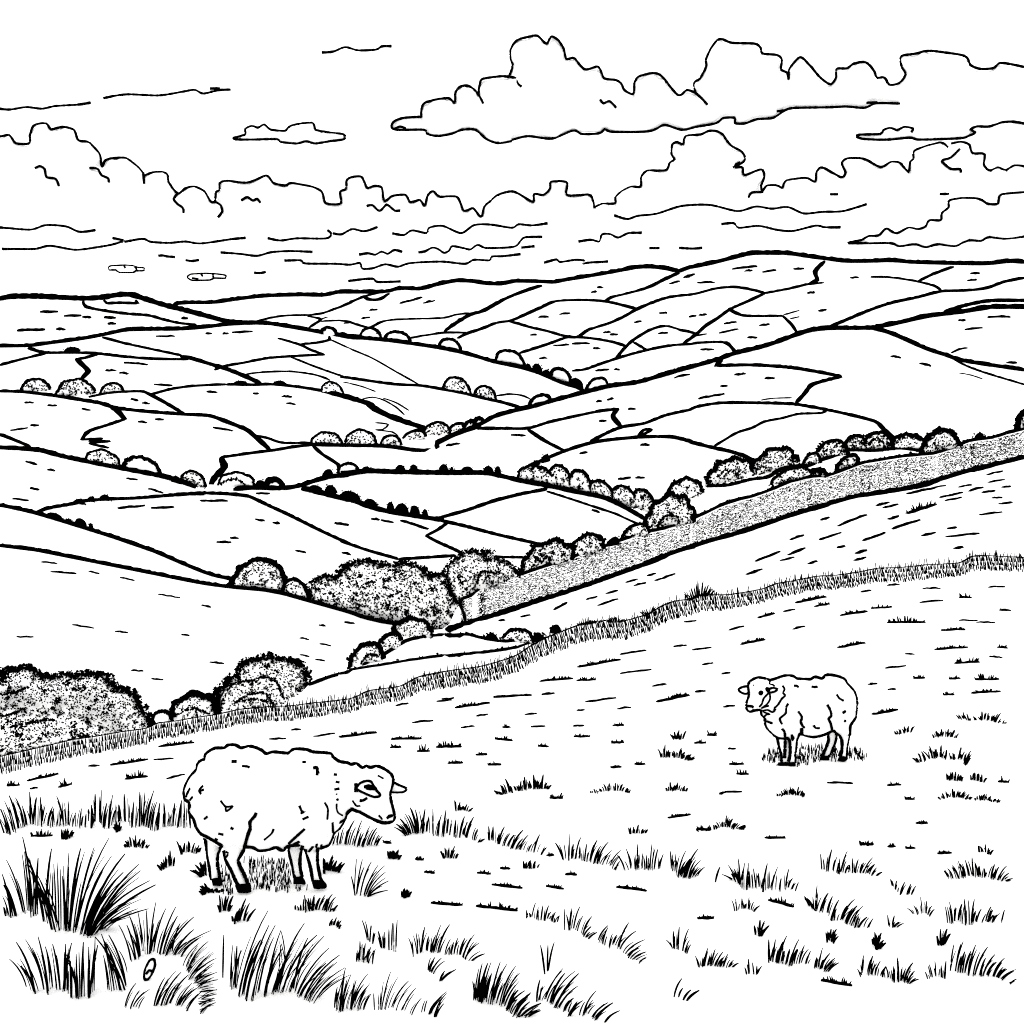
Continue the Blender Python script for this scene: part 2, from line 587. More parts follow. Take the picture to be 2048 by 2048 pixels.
hedge("hedge from the flat-topped field up to the skyline crest", "A", (5.5, "Z4 1460,345 1500,320 1600,295 1700,265 1800,215 1870,185"))
hedge("hedge sloping down across the centre of the far fields", "A", (5.5, "Z4 940,452 1050,485 1150,508 1250,535 1380,545 1500,565 1580,590"))
hedge("long sinuous hedge winding up through the far fields", "A", (5.5, "Z4 990,628 1080,600 1170,570 1250,542 1310,540 1370,500 1480,465 1560,430 1640,385 1720,350 1810,320 1932,305 | Z5 130,298 230,272 330,263 420,275 500,297"))
hedge("crooked hedge dropping from the skyline's flat top", "A", (5, "Z5 500,297 640,270 740,245"), (6, "Z5 740,247 790,222 778,175 830,120"), (4, "Z5 740,249 825,237"))
hedge("straight hedge descending below the crooked one", "A", (5.5, "Z5 500,297 400,345 310,385 240,435 170,480 120,525 50,575"), (4, "Z5 120,532 180,520"))
hedge("hedge under the far fields, just above the round-topped hill", "A", (5.5, "Z4 1280,725 1350,718 1430,690 1520,660 1620,630 1720,605 1830,585 1932,578 | Z5 150,570 285,570 340,622"))
hedge("arched hedge round a small tent-shaped far field", "A", (5, "Z4 1520,660 1560,610 1600,570 1640,540 1720,495 1800,478 1880,500 1932,510 | Z5 125,522"), (4.5, "Z4 1620,565 1700,615"), (4.5, "Z4 1895,572 1932,548"))
hedge("boxy hedge round a small far field with a broken corner", "A", (5.5, "Z5 310,388 390,421 600,422"), (4.5, "Z5 600,420 650,470 680,515"), (3.5, "Z5 605,415 690,390"), (3.5, "Z5 640,437 690,425"))
hedge("long hedge rising behind the round-topped hill towards the picture's edge", "A", (6, "Z5 850,485 960,440 1080,390 1200,350 1340,320 1470,288 1600,283 1720,270 1820,235 1940,210"))
hedge("hooked hedge under the long flat skyline", "A", (5, "Z5 1085,207 1200,210 1340,232 1440,258 1475,282"), (5, "Z5 1345,232 1420,195 1540,150"))
hedge("thin hedge just above the far shoulder", "C2", (5, "Z5 1490,397 1600,362 1740,335 1940,333"))
hedge("short stub of hedge on the far shoulder's lower slope", "C2", (4, "Z5 1530,625 1575,605 1620,597"))
hedge("hedge on the lower of two lines falling from the round-topped hill", "C", (4.5, "Z5 1525,648 1600,692 1720,737 1940,803"), (3, "Z5 1570,735 1640,748 1703,769"))
# B1, B2
hedge("thin hedge hanging below the far rounded brow", "B1", (5, "Z3 460,340 475,370 580,392 700,408 820,418 900,440 990,460 1085,470"))
hedge("hedge across the hillside under three small dark bumps", "B2", (6, "Z3 160,600 250,625 400,625 540,630 700,648 850,660 1040,662"), (6, "Z3 0,695 120,662 250,632"))
hedge("long diagonal hedge down the middle hill to the valley", "B2", (5, "Z3 570,540 700,575 860,610 1000,640"), (7, "Z3 1000,645 1060,658 1150,685 1250,715 1350,755 1440,795"))
hedge("crooked hedge behind the largest of three stippled bushes", "B2", (6.5, "Z3 540,635 470,655 415,662"), (7, "Z3 425,660 455,690 488,725 470,750 445,775"))
hedge("zigzag hedge with a sharp point on the middle hill", "B2", (5.5, "Z3 1185,720 1240,700 1350,680 1480,655 1610,645 1790,635"), (5, "Z3 1790,635 1720,612 1660,583 1535,545"), (5, "Z3 1660,578 1750,570 1820,553 1818,535"))
hedge("thin straight hedge falling from the middle brow", "B2", (3.5, "Z3 1820,550 1932,602 | Z4 180,655 320,735 440,802"))
hedge("thin hedge from the zigzag to the pair of stippled bushes", "B2", (4, "Z3 1610,650 1740,702 1870,748 1932,768"))
hedge("faint curved hedge above the pale bush on the middle hill", "B2", (4, "Z3 1350,745 1440,733 1600,728 1740,747 1820,775"))
hedge("hedge under the pair of stippled bushes on the middle hill", "B2", (6.5, "Z4 0,758 120,775 300,800 440,807 560,827 680,850 800,880 900,902 1000,932"))
hedge("thin tracks of hedge on the middle hill's lower slope", "B2", (3, "Z4 15,785 120,810 195,838"), (3, "Z4 120,880 180,870 240,885 310,925 355,966"), (3, "Z4 240,875 310,900 380,942"))
hedge("low arched hedge between the stippled pair and the valley bush", "B2", (4, "Z4 865,862 940,853 1000,860 1050,880"))
hedge("thick hedge descending to the clump of trees in the valley", "B2", (5.5, "Z3 830,857 950,825 1080,808 1250,800"), (6, "Z3 1250,800 1400,803 1500,800 1650,815 1800,840"), (9, "Z3 1790,838 1932,878 | Z4 100,890 160,910 200,942 280,980 360,1010 440,1035 470,1047"))
hedge("long hedge winding below the three stippled bushes", "B2", (7, "Z3 -10,838 130,843 280,860 440,885 560,905 640,930 800,950 1000,965 1160,975 1260,1010 1360,1050 1400,1080 1490,1160"))
hedge("hedge looping from the stippled bushes down a small wedge field", "B2", (5.5, "Z3 490,870 600,848 700,840 790,840 840,862 920,905 1020,965"))
hedge("heavy crooked hedge ending in a scribbled thicket", "B2", (8, "Z3 620,925 655,950 690,992"), (6, "Z3 690,992 610,1020 490,1060 450,1105"), (5, "Z3 450,1105 560,1100 500,1112 600,1115 500,1125 600,1150"))
hedge("short hedge meeting the brow of the bushy hillside", "B2", (6, "Z3 -10,1072 70,1103 165,1142"))
hedge("thin hedge to the stippled valley bushes", "B2", (5, "Z3 1400,1080 1480,1097 1560,1122 1720,1122"))
hedge("kinked hedge standing above the pale valley bush", "B2", (8, "Z3 1220,1205 1238,1255 1180,1320 1165,1350"), (6, "Z3 1220,1203 1380,1180 1520,1162 1620,1145 1730,1133"))
hedge("short hedge slanting down to the valley floor hedge", "B2", (5.5, "Z3 1730,1140 1780,1185 1870,1245 1862,1270"))
hedge("thick hedge under the row of stippled valley bushes", "B2", (7.5, "Z3 1700,1132 1932,1138 | Z4 200,1140 300,1148 420,1165 550,1165 680,1185 800,1210 920,1235 1050,1245"))
hedge("tiny scribbled hedge above the valley bushes", "B2", (3.5, "Z4 195,1010 265,1020 235,1048 200,1050 290,1062 322,1085"))
# C
hedge("level hedge at the foot of the round-topped hill", "C", (6, "Z4 760,1042 900,1043 1040,1042 1150,1010 1280,980 1420,950 1535,935"))
hedge("short thick hedge stub on the round-topped hill's lower slope", "C", (7, "Z4 1535,933 1508,965 1515,990 1550,1030"))
hedge("short hedge sloping down at the foot of the round-topped hill", "C", (5.5, "Z4 1040,1050 1130,1110 1240,1167"))
hedge("curved hedge along the base of the round-topped hill", "C", (6.5, "Z4 1060,1245 1150,1205 1250,1165 1380,1125 1500,1105 1680,1090 1830,1090 1932,1113 | Z5 100,1120 220,1150 320,1172 400,1200 450,1227"))
hedge("long hedge sweeping over the lower swell of the round-topped hill", "C", (6, "Z4 1380,1118 1480,1065 1560,1035 1680,1015 1800,970 1932,940 | Z5 120,925 260,902 480,902 600,905 680,910 820,935 960,965 1110,1005 1160,1050 1230,1105"), (3, "Z5 480,885 550,875 650,872"))
hedge("dark tick of hedge above the curved base hedge", "C", (5, "Z4 1640,1092 1675,1052 1718,1050 1690,1068 1650,1090"))
hedge("zigzag hedge open to one side on the round-topped hill's flank", "C", (6.5, "Z5 240,697 430,693 640,706 800,732 925,757"), (6.5, "Z5 925,757 860,772 760,803 720,850 675,900"), (8, "Z5 232,700 262,660"))
hedge("thin S-shaped hedge within the lower swell", "C", (4.5, "Z5 840,942 815,957 690,962 600,985 500,1005 430,1040 350,1065 280,1105 220,1142"))
# M
hedge("hedge enclosing a leaf-shaped field on the valley floor", "M", (6, "Z7 530,382 700,335 850,283 1000,245 1130,220 1140,205"))
hedge("thin hedge beside the tree line on the valley floor", "M", (4.5, "Z7 1140,230 1280,275 1400,315 1520,355 1640,408 1690,405"))
hedge("bumpy dark hedge falling across the valley floor", "M", (8, "Z6 1670,215 1720,225 1850,260 1932,280 | Z7 60,275 150,310 230,335 400,365 530,385 575,390"))
hedge("thin end of a hedge running on to the bushes by the strip", "M", (6, "Z7 560,393 700,425 850,465 1000,500 1125,527"))
hedge("V-shaped hedge behind the big thicket", "M", (5.5, "Z7 590,405 540,442 475,475"), (5.5, "Z7 475,475 540,510 640,555 690,582"))
hedge("level hedge passing behind the thicket's top", "M", (5.5, "Z7 320,606 440,598 640,585"), (5, "Z7 850,592 1020,595"))
# ------------------------------------------------------------------ short turf strokes (grass that nobody could count), one mass per hill
DASH = {}
DASH["Z3"] = """222,398,320,398 355,422,450,418 455,425,505,430 575,430,640,430 597,463,640,463 95,500,250,495 310,494,362,494 1000,433,1037,433 862,535,965,533 1138,518,1168,518 1232,518,1258,518 1282,514,1395,507 688,680,815,690 587,722,640,724 663,734,705,740 852,798,952,806 1143,838,1197,845 1397,850,1428,850 1557,865,1610,868 1580,902,1632,910 138,900,186,900 265,916,313,916 455,934,500,940 725,880,765,890 785,900,827,906 167,1026,215,1026 58,1055,152,1040 762,1004,810,1010 857,990,905,994 1178,1036,1285,1054 145,1224,203,1242 260,1270,302,1276 697,1318,760,1326 1618,1190,1670,1198 1695,1204,1745,1210 1718,1247,1755,1247 1310,1224,1362,1220 1783,1042,1820,1042"""
DASH["Z6"] = """168,210,213,222 68,270,158,282 818,214,900,238 650,322,798,308 832,322,960,318 1105,282,1258,282 1415,242,1490,242 1408,385,1460,392 1505,403,1545,408 1270,486,1318,490 1195,508,1275,512 1630,555,1688,568 1850,404,1925,416 1890,570,1932,577 232,620,313,630 283,673,418,685 492,672,545,685 664,706,738,722 875,800,990,818 1117,860,1163,872 398,966,518,988 635,1003,705,1012 95,1034,182,1034 1000,1020,1043,1027 1160,1172,1237,1183 725,1220,790,1224 840,1265,900,1270 1763,970,1793,974 1658,1040,1704,1050 1763,1072,1826,1084 1658,1133,1704,1143 1741,1158,1793,1165 1905,953,1932,957"""
DASH["Z4"] = """333,352,455,320 460,353,522,338 167,390,203,386 123,435,163,430 1388,290,1418,288 1420,264,1450,264 1095,428,1152,426 1215,412,1268,407 1050,526,1085,526 1398,600,1433,600 1100,655,1142,654 1455,514,1495,510 1492,524,1532,524 1758,518,1808,514 1762,408,1805,404 1625,456,1665,452 1818,242,1873,232 1897,210,1932,203 1180,585,1265,580 1280,576,1378,573 1410,725,1485,718 1513,717,1545,717 1845,762,1932,742 1415,895,1445,890 1475,884,1510,876 1590,937,1632,933 1430,1003,1472,998 945,1078,1025,1082 587,1136,662,1126 1322,1182,1367,1174 1657,1134,1710,1132 1533,1322,1605,1314 1630,1314,1683,1312"""
DASH["Z5"] = """322,164,460,148 393,174,430,170 488,180,562,167 660,162,716,160 130,237,225,237 52,210,115,190 973,212,1020,210 737,296,777,291 85,426,120,420 138,418,180,413 275,466,345,453 472,474,528,467 247,518,355,492 405,541,457,541 797,396,838,386 1637,188,1688,188 1620,226,1667,221 148,607,220,607 1570,447,1610,447 1730,427,1857,428 1605,498,1703,487 1835,680,1893,679 1198,643,1250,650 1354,684,1418,698 333,746,396,739 500,766,556,764 256,809,297,806 135,878,280,850"""
DASH["Z7"] = """172,380,218,386 228,388,297,403 333,390,488,437 12,570,60,580 1390,333,1433,346 0,408,48,418 998,923,1047,912 880,944,908,942 1182,884,1250,845 1362,826,1417,812 1425,862,1532,824 1470,796,1532,778 1580,735,1640,716 1625,750,1687,734 1697,698,1742,684 1742,724,1847,686 28,957,75,960 1845,1088,1910,1080 1548,1130,1688,1108 1548,1235,1715,1215 1105,1280,1285,1262,R 1310,1275,1412,1270,R 1315,1200,1545,1160,R 1725,1305,1803,1294 848,1365,1057,1355 1115,1353,1180,1345 563,1378,625,1372"""
DASH["Z8"] = """1287,243,1500,198 1470,265,1592,237 1498,283,1583,264 1730,137,1812,120 1735,182,1825,165 1570,208,1640,194 1630,228,1703,206 1703,237,1770,228 1757,268,1808,264 1810,208,1860,204 1793,299,1865,292 1688,360,1808,344 1117,310,1185,290 1157,322,1235,300 810,390,855,374 907,420,1063,358 1183,386,1237,366 1205,437,1355,386 803,497,920,460 1045,502,1162,458 1367,476,1440,458 1508,437,1558,428 1503,481,1682,460 643,498,715,470 902,542,942,530 450,617,583,562 630,580,722,543 1003,575,1062,552 1547,547,1595,537 587,613,660,594 995,612,1057,595 742,630,788,614 400,690,485,660 1285,352,1447,300,R2
1182,749,1240,745 1035,786,1085,777 1377,767,1467,767 1740,759,1825,757 675,845,838,812,R 780,866,858,852,R 608,893,665,883 1360,845,1483,833 467,928,553,905,R 920,915,1063,893,R 1090,878,1197,870,R 1575,818,1640,818,R2 1800,888,1857,890,R 57,952,120,945 1178,955,1385,955,R2 305,995,382,976 658,990,720,975 1577,943,1672,945 1672,952,1770,957 1477,998,1605,993,R 372,1075,500,1048,R 907,1093,1053,1067,R 1443,1103,1617,1092,R 1785,1092,1842,1095,R 1745,1143,1808,1148 0,1088,65,1080 103,1108,203,1093 1277,1129,1323,1129 157,1188,213,1177 1553,1180,1683,1172,R2 1168,1208,1278,1193 265,1238,307,1231 1322,1262,1382,1260,R 1520,1266,1577,1264,R 1663,1270,1790,1268,R2 1073,1297,1120,1293 1182,1323,1225,1322 1487,1353,1545,1352,R 1647,1345,1798,1335,R 118,1338,170,1333 0,1362,80,1355,R"""
DASH["Y4"] = """310,88,373,76 533,66,617,56 637,100,825,75,R 848,44,1057,30 1117,27,1180,20 1355,68,1522,47 1750,68,1925,30,R 757,145,815,137 1022,138,1085,131 398,182,512,172 668,210,743,202 1055,205,1130,202 897,208,937,207,R 1310,117,1350,112 1530,106,1605,98 1288,203,1345,198 1508,198,1565,198,R 0,262,203,238,R 283,275,450,270,R 278,320,335,318,R 857,273,952,280,R 1095,312,1147,315,R 1293,260,1378,260,R 1497,294,1567,292,R 752,360,810,360,R 597,407,677,405,R 818,415,887,415,R 1497,430,1550,428,R 1625,412,1682,412,R 425,342,495,338,R2 530,318,670,315,R2 1157,598,1230,600,R2 1812,708,1932,690,R 415,936,462,940,R 465,1008,523,1012,R 757,1010,832,1018,R 885,986,937,990,R 838,1077,1007,1095,R 1138,1085,1235,1100,R 1243,1020,1307,1022,R 1525,1088,1692,1112,R 503,1178,677,1190,R 752,1195,980,1222,R2 240,840,282,848,R 1143,915,1178,915,R"""
DASH["Y5"] = """120,14,170,8 273,95,335,90 1095,137,1233,112,R 300,327,340,327 845,514,987,517 250,578,280,567 280,567,373,565 500,818,615,818,R 523,1160,660,1200,R2 130,1262,218,1262,R 305,412,385,412,R 345,466,412,466,R2 115,295,175,295,R 185,252,230,252,R2 1180,528,1250,525,R 1275,605,1325,603,R 1335,738,1400,738,R 1028,852,1100,856,R2 1180,865,1220,866,R 1280,876,1330,876,R 1455,905,1530,902,R 125,772,200,775,R2 1790,508,1845,512,R2"""
DASH["Y1"] = """1608,500,1660,496 1485,550,1578,546 1730,535,1848,518 1873,535,1932,530 875,590,1073,567,R 487,700,550,694 610,693,815,662,R 848,664,958,657 690,770,815,754,R2 920,768,1020,743 152,780,318,742,R 40,808,107,802,R2 327,814,395,797,R2 167,823,207,818 170,1084,290,1082,R2"""
DASH["Y8"] = """130,522,218,522,R 810,865,985,895,R2"""

masses = {}
for z, txt in DASH.items():
    for q in txt.split():
        t = q.split(",")
        x0, y0, x1, y1 = (float(v) for v in t[:4])
        style = t[4] if len(t) > 4 else ""
        a, b = zp(z, x0, y0), zp(z, x1, y1)
        m = ((a[0] + b[0]) / 2, (a[1] + b[1]) / 2)
        k = layer_of(*m)
        mb = masses.setdefault(k, MB())
        n = 5
        mid = [(a[0] + (b[0] - a[0]) * i / n + 0, a[1] + (b[1] - a[1]) * i / n + random.uniform(-.7, .7)) for i in range(n + 1)]
        ground_stroke(mb, k, mid, 5.8 if style else 5.0, sides=5, jit=.18)
        if style:
            Lg = math.hypot(b[0] - a[0], b[1] - a[1])
            hgt = 14 if style == "R2" else 8.0
            for i in range(max(4, int(Lg / (3.0 if style == "R" else 3.6)))):
                t_ = random.uniform(.03, .97)
                px, py = a[0] + (b[0] - a[0]) * t_, a[1] + (b[1] - a[1]) * t_
                d = S[k].dist(px, py)
                e = .45 + .55 * math.sin(math.pi * t_)
                hh = hgt * random.uniform(.5, 1.15) * e
                lean = (t_ - .5) * hh * .9 + random.uniform(-2, 2)
                P = [at(px, py + 1, d), at(px + lean * .4, py - hh * .55, d), at(px + lean, py - hh, d)]
                r = wid(px, py, d, 1.0)
                mb.tube(P, [r * 2.0, r * 1.7, r * .8], 0, 4)
LG = {"A": "short turf strokes on the far hills under the skyline", "B1": "short turf strokes under the far rounded brow", "B2": "short turf strokes on the broad middle hill",
      "C2": "short turf strokes on the far shoulder", "C": "short turf strokes on the round-topped hill", "M": "short turf strokes on the valley floor fields",
      "I": "short turf strokes on the bushy hillside", "H": "short turf strokes on the narrow wedge", "G": "short turf strokes on the plain bare slope",
      "E": "slanting turf strokes on the field below the stippled strip", "F": "short dark turf strokes and low grass over the sheep pasture"}
for k, mb in masses.items():
    tag(mb.build("grass", M_BLADE), LG[k], kind="stuff")


def hatch_blade(mb, x, y, ln, lean, w, layer="F"):
    d = S[layer].dist(x, y)
    P = [at(x, y, d), at(x + lean * .5, y - ln * .55, d), at(x + lean, y - ln, d)]
    r = wid(x, y, d, w) / 2
    mb.tube(P, [r, r, r * .55], 0, 4)


# the fringe of rough grass along the brow of the pasture
mb = MB()
P, R = ground_stroke(mb, "F", pts(C_F), 2.6)
x = -20.0
while x < 2070:
    y = S["F"].top(x)
    band = np.interp(x, [0, 300, 700, 1000, 1300, 1500, 2048], [34, 30, 26, 34, 36, 26, 27])
    slant = np.interp(x, [0, 600, 1000, 1500, 2048], [-1.0, -1.5, -4.5, -3.5, -2.0])
    rows = 3
    for r_ in range(rows):
        if random.random() < .93:
            b0 = band * (r_ + 1) / rows * random.uniform(.86, 1.08) + 1
            ln = band / rows * random.uniform(.8, 1.2)
            hatch_blade(mb, x + random.uniform(-1.4, 1.4), y + b0, ln, slant * .7 * random.uniform(.6, 1.3), 2.3)
    if random.random() < (.5 if x > 500 else .1):
        hatch_blade(mb, x, y + 2, random.uniform(5, 16), random.uniform(-3, 4), 2.0)
    x += 2.5
# two taller sprays on the brow
for cx, cw, hh in ((1398, 38, 36), (1298, 14, 22), (1230, 22, 14), (1180, 30, 10)):
    for i in range(int(cw * .9)):
        t_ = random.uniform(-1, 1)
        hatch_blade(mb, cx + t_ * cw * .55, S["F"].top(cx + t_ * cw * .55) + 3, hh * (1 - .55 * abs(t_)) * random.uniform(.6, 1.05), t_ * 12, 2.3)
tag(mb.build("grass", M_BLADE), "fringe of rough hatched grass along the brow of the pasture", kind="stuff")


def patch(label, specs, n, ln, w):
    mb = MB()
    for spec in specs:
        poly = pts(spec)
        P = np.array(poly)
        lo, hi = P.min(0), P.max(0)
        cnt = int(n * (hi[0] - lo[0]) * (hi[1] - lo[1]) / 1000)
        for _ in range(cnt):
            q = (random.uniform(lo[0], hi[0]), random.uniform(lo[1], hi[1]))
            ins = False
            for a, b in zip(poly, poly[1:] + poly[:1]):
                if (a[1] > q[1]) != (b[1] > q[1]) and q[0] < a[0] + (q[1] - a[1]) / (b[1] - a[1]) * (b[0] - a[0]):
                    ins = not ins
            if ins:
                hatch_blade(mb, q[0], q[1] + ln / 2, ln * random.uniform(.6, 1.2), random.uniform(-2.5, 2.5), w)
    tag(mb.build("grass", M_BLADE), label, kind="stuff")


patch("short dark grass hatched in as shade under the grazing sheep between its legs", ["Y2 560,1000 700,985 900,1000 960,1190 1060,1215 930,1240 620,1215", "Y2 390,1030 430,1060 500,1215 500,1250 410,1260"], 36, 12, 2.1)  # dense black blades draw the shade beneath the belly
patch("short dark grass hatched in as shade round the hooves of the standing sheep", ["Y3 920,1030 1260,1020 1215,1200 930,1270", "Y3 470,1180 600,1090 735,1090 745,1220 600,1215", "Y3 1330,1050 1450,1060 1440,1210 1330,1210", "Y3 1545,1050 1660,1040 1780,1140 1720,1195 1560,1190"], 52, 11, 2.1)  # shading about the hooves, put in as crowded black blades

# the stippled strip: a field of young dark crop between the two hedges
mb = MB()
lowp = pts("Z7 590,995 760,945 950,885 1120,830 1250,790 1380,745 1550,685 1700,630 1820,580 1932,545 | Z8 180,515 350,465 520,410 680,355 850,305 1000,265 1180,235 1350,205 1480,165 1650,115 1800,80 1940,43")
cnt = 0
while cnt < 15500:
    px = random.uniform(922, 2075)
    y0, y1 = S["E"].top(px) + 4, interp(lowp, px) - 4
    if y1 <= y0 or random.random() > (y1 - y0) / 110:
        continue
    py = random.uniform(y0, y1)
    # thinner patches where fewer plants came up
    if random.random() < .14 * (1 + math.sin(px * .021 + py * .05) * math.sin(px * .008 - py * .03)):
        continue
    q, d, r = ground_pt("E", px, py)
    mb.dot(q, r * random.uniform(1.7, 2.7))
    cnt += 1
tag(mb.build("crop_field", M_LEAF), "stippled strip of young dark crop sloping between two thick hedges", kind="stuff")
# ------------------------------------------------------------------ bushes
def dome(x0, yl, x1, yr, top, lumps):
    """ragged dome outline from (x0, yl) over the top to (x1, yr), picture points"""
    cx = (x0 + x1) / 2
    base = (yl + yr) / 2
    out = []
    n = max(14, int((x1 - x0) / 3))
    ph = random.random() * 6
    for i in range(n + 1):
        an = math.pi * (1 - i / n)
        big = min(1.0, max(.25, (x1 - x0 - 30) / 60))
        e = 1 + big * (.055 * math.sin(an * lumps + ph) + .03 * math.sin(an * lumps * 2.3 + ph * 2))
        c, s_ = math.cos(an), math.sin(an)
        X = cx + (x1 - x0) / 2 * (abs(c) ** .95) * (1 if c > 0 else -1) * (e if i not in (0, n) else 1)
        b = yl + (yr - yl) * (X - x0) / (x1 - x0)
        out.append((X, b - (base - top) * (s_ ** .95 if s_ > 0 else 0) * e))
    return out


def bush(label, style, outline, layer=None, depth=None, rim=5.0, rag=1.0, dens=1.0, clumps=0, group="bushes along the hedges", inner=(), sink=3.0):
    """style: dark = solid black leaves, stip = pale mass speckled with dark leaves, pale = pale mass with a dark rim"""
    if group in ("tree line down to the strip", "bushes above the stippled strip") and style == "stip":
        cx_ = (outline[0][0] + outline[-1][0]) / 2
        outline = [(cx_ + (x - cx_) * 1.07, y - 1) for x, y in outline]
        dens, rag, clumps = dens * 1.25, rag * 1.25, clumps + 4
    if style == "dark":
        outline = [(x, y - 2.5 * math.sin(math.pi * i / (len(outline) - 1))) for i, (x, y) in enumerate(outline)]
    xs = [p[0] for p in outline]
    a, b = outline[0], outline[-1]
    mx, my = (a[0] + b[0]) / 2, (a[1] + b[1]) / 2
    k = layer or layer_of(mx, my)
    d = depth or S[k].dist(mx, my + 1)
    body = list(outline) + [(b[0] - 1, b[1] + sink), ((a[0] + b[0]) / 2, (a[1] + b[1]) / 2 + sink), (a[0] + 1, a[1] + sink)]
    size = max(xs) - min(xs)
    if not depth:
        hp = my - min(p[1] for p in outline)
        d += wid(mx, my, d, min(size / 2, hp * .62) * .8)
        body = list(outline) + [(b[0] - 1, b[1] + sink), (mx, my + sink), (a[0] + 1, a[1] + sink)]
    pf = Puff(body, d, .85, cells=8 if size < 60 else 14)
    mb = MB()
    pf.mesh(mb, 1 if style == "dark" else 0)
    u = wid(mx, my, d, 1.0)
    # dark ragged rim of outer leaves
    path = resample(list(outline), 3.0)
    near = pf.first(path)
    if size > 125 and style == "stip":
        # large bushes end in a loose speckled edge
        for (x, y), q in zip(path, near):
            for _ in range(8):
                g_ = max(-.6, min(1.2, random.gauss(0, .42)))
                mb.blob(at(x + random.uniform(-.8, .8) * rim, y + (g_ + .25) * rim, q + random.uniform(-1.2, .2) * u * rim), u * random.uniform(.12, .30) * rim, 1)
            if random.random() < .6:
                mb.blob(at(x + random.uniform(-.4, .4) * rim, y + random.uniform(-.3, .6) * rim, q - u * rim * .3), u * random.uniform(.3, .5) * rim, 1)
    else:
        if style != "dark":
            mb.tube([at(x, y, q - u * rim * .3) for (x, y), q in zip(path, near)], [u * rim / 2 * random.uniform(.8, 1.2) * 1.4 for _ in path], 1, 5)
        for (x, y), q in list(zip(path, near))[:: (1 if size > 60 else 2)]:
            for _ in range(2 if size > 110 else 1):
                s_ = rim * rag
                mb.blob(at(x + random.uniform(-.7, .7) * s_, y + random.uniform(-.4, .7) * s_, q + random.uniform(-1.2, .2) * u * s_), u * random.uniform(.3, .6) * rim * min(rag, 1.1), 1)
    if style == "stip":
        Pn = np.array(body)
        lo, hi = Pn.min(0), Pn.max(0)
        area = (hi[0] - lo[0]) * (hi[1] - lo[1])
        n = int(area / 9.5 * dens)
        Q = RNG.uniform(lo, hi, (n, 2))
        near = pf.first(Q, 16)
        e = pf.dist(np.array([[ray(x, y)[0] * d, ray(x, y)[1] * d] for x, y in Q])) / pf.R
        for i in range(n):
            px, py = Q[i]
            if e[i] <= 0:
                continue
            pr = .5 + .55 * math.exp(-(e[i] / .16) ** 2) + .16 * math.sin(px * .13 + 1.7 * math.sin(py * .1)) * math.sin(py * .17 + px * .05)
            if random.random() < pr:
                q = near[i] if i % 4 else 2 * d - near[i]
                mb.dot(at(px, py, q - u * .5), u * random.uniform(1.8, 2.9), 1)
        for _ in range(clumps):
            cx, cy, cr = random.uniform(lo[0], hi[0]), random.uniform(lo[1], hi[1]), random.uniform(3, 8)
            A_, B_, _q = ray(cx, cy)
            if float(pf.dist([(A_ * d, B_ * d)])[0]) < u * 5:
                continue
            C_ = [(cx + random.gauss(0, cr * .5), cy + random.gauss(0, cr * .4)) for _ in range(int(cr * 1.5))]
            for (x, y), q in zip(C_, pf.first(C_, 16)):
                mb.blob(at(x, y, q), u * random.uniform(1.8, 3.2), 1)
    for spec in inner:
        p = smooth(pts(spec), 3)
        C_ = [(x + random.uniform(-2, 2), y + random.uniform(-2, 2)) for x, y in p for _ in (0, 1)]
        for (x, y), q in zip(C_, pf.first(C_, 16)):
            mb.blob(at(x, y, q), u * random.uniform(1.8, 3.6), 1)
    o = recentre(mb.build("bush", [M_LEAFPALE, M_LEAF]))
    return tag(o, label, "bush", group)


def D(z, x0, yl, x1, yr, top, lumps=7):
    a, b = zp(z, x0, yl), zp(z, x1, yr)
    return dome(a[0], a[1], b[0], b[1], zp(z, 0, top)[1], lumps)


GB = "round bushes on the middle hills"
# three stippled bushes on the middle hill
bush("squat stippled bush, at the outer end of three in a row", "stip", D("Z3", 118, 838, 274, 832, 768), "B2", group=GB, rim=5.5, rag=.4)
bush("largest of three stippled bushes in a row, below a crooked hedge", "stip", D("Z3", 312, 866, 522, 858, 770), "B2", group=GB, rim=5.5, rag=.4, dens=1.3)
bush("small low stippled bush beside the largest of three in a row", "stip", D("Z3", 556, 852, 678, 836, 792), "B2", group=GB, rim=5.5, rag=.4)
bush("low flat black bush sitting on the hedge above three stippled bushes", "dark", D("Z3", 350, 620, 446, 618, 596, 5), "B2", group=GB, rim=3.5)
bush("flat black bump on the hedge where two field lines cross", "dark", D("Z3", 1285, 800, 1370, 800, 782, 4), "B2", group=GB, rim=3)
bush("pair-topped small black bush on the hedge of the middle hill", "dark", D("Z3", 1502, 802, 1582, 802, 782, 8), "B2", group=GB, rim=3.5)
bush("half-dark bush on the thick hedge descending to the valley clump", "stip", D("Z3", 1775, 838, 1898, 868, 786), "B2", group=GB, rim=4, dens=.7)
bush("small dark-rimmed bush at the high start of the middle brow hedge", "pale", D("Z3", 1775, 520, 1858, 530, 484), "B2", group=GB, rim=7)
bush("pale bush with broken rim, second along the middle brow hedge", "pale", D("Z4", 112, 545, 226, 553, 488), "B2", group=GB, rim=6, rag=.9)
bush("low scalloped pale bush beside the broken-rimmed one on the brow", "pale", D("Z4", 246, 558, 385, 566, 508, 12), "B2", group=GB, rim=6.5, rag=1)
bush("pale round bush with heavy rim alone on the middle brow hedge", "pale", D("Z4", 548, 598, 662, 610, 548), "B2", group=GB, rim=6.5, rag=.7)
bush("big pale double-topped bush on the falling part of the brow hedge", "pale", D("Z4", 862, 665, 1014, 695, 612, 5), "B2", group=GB, rim=6.5, rag=.8)
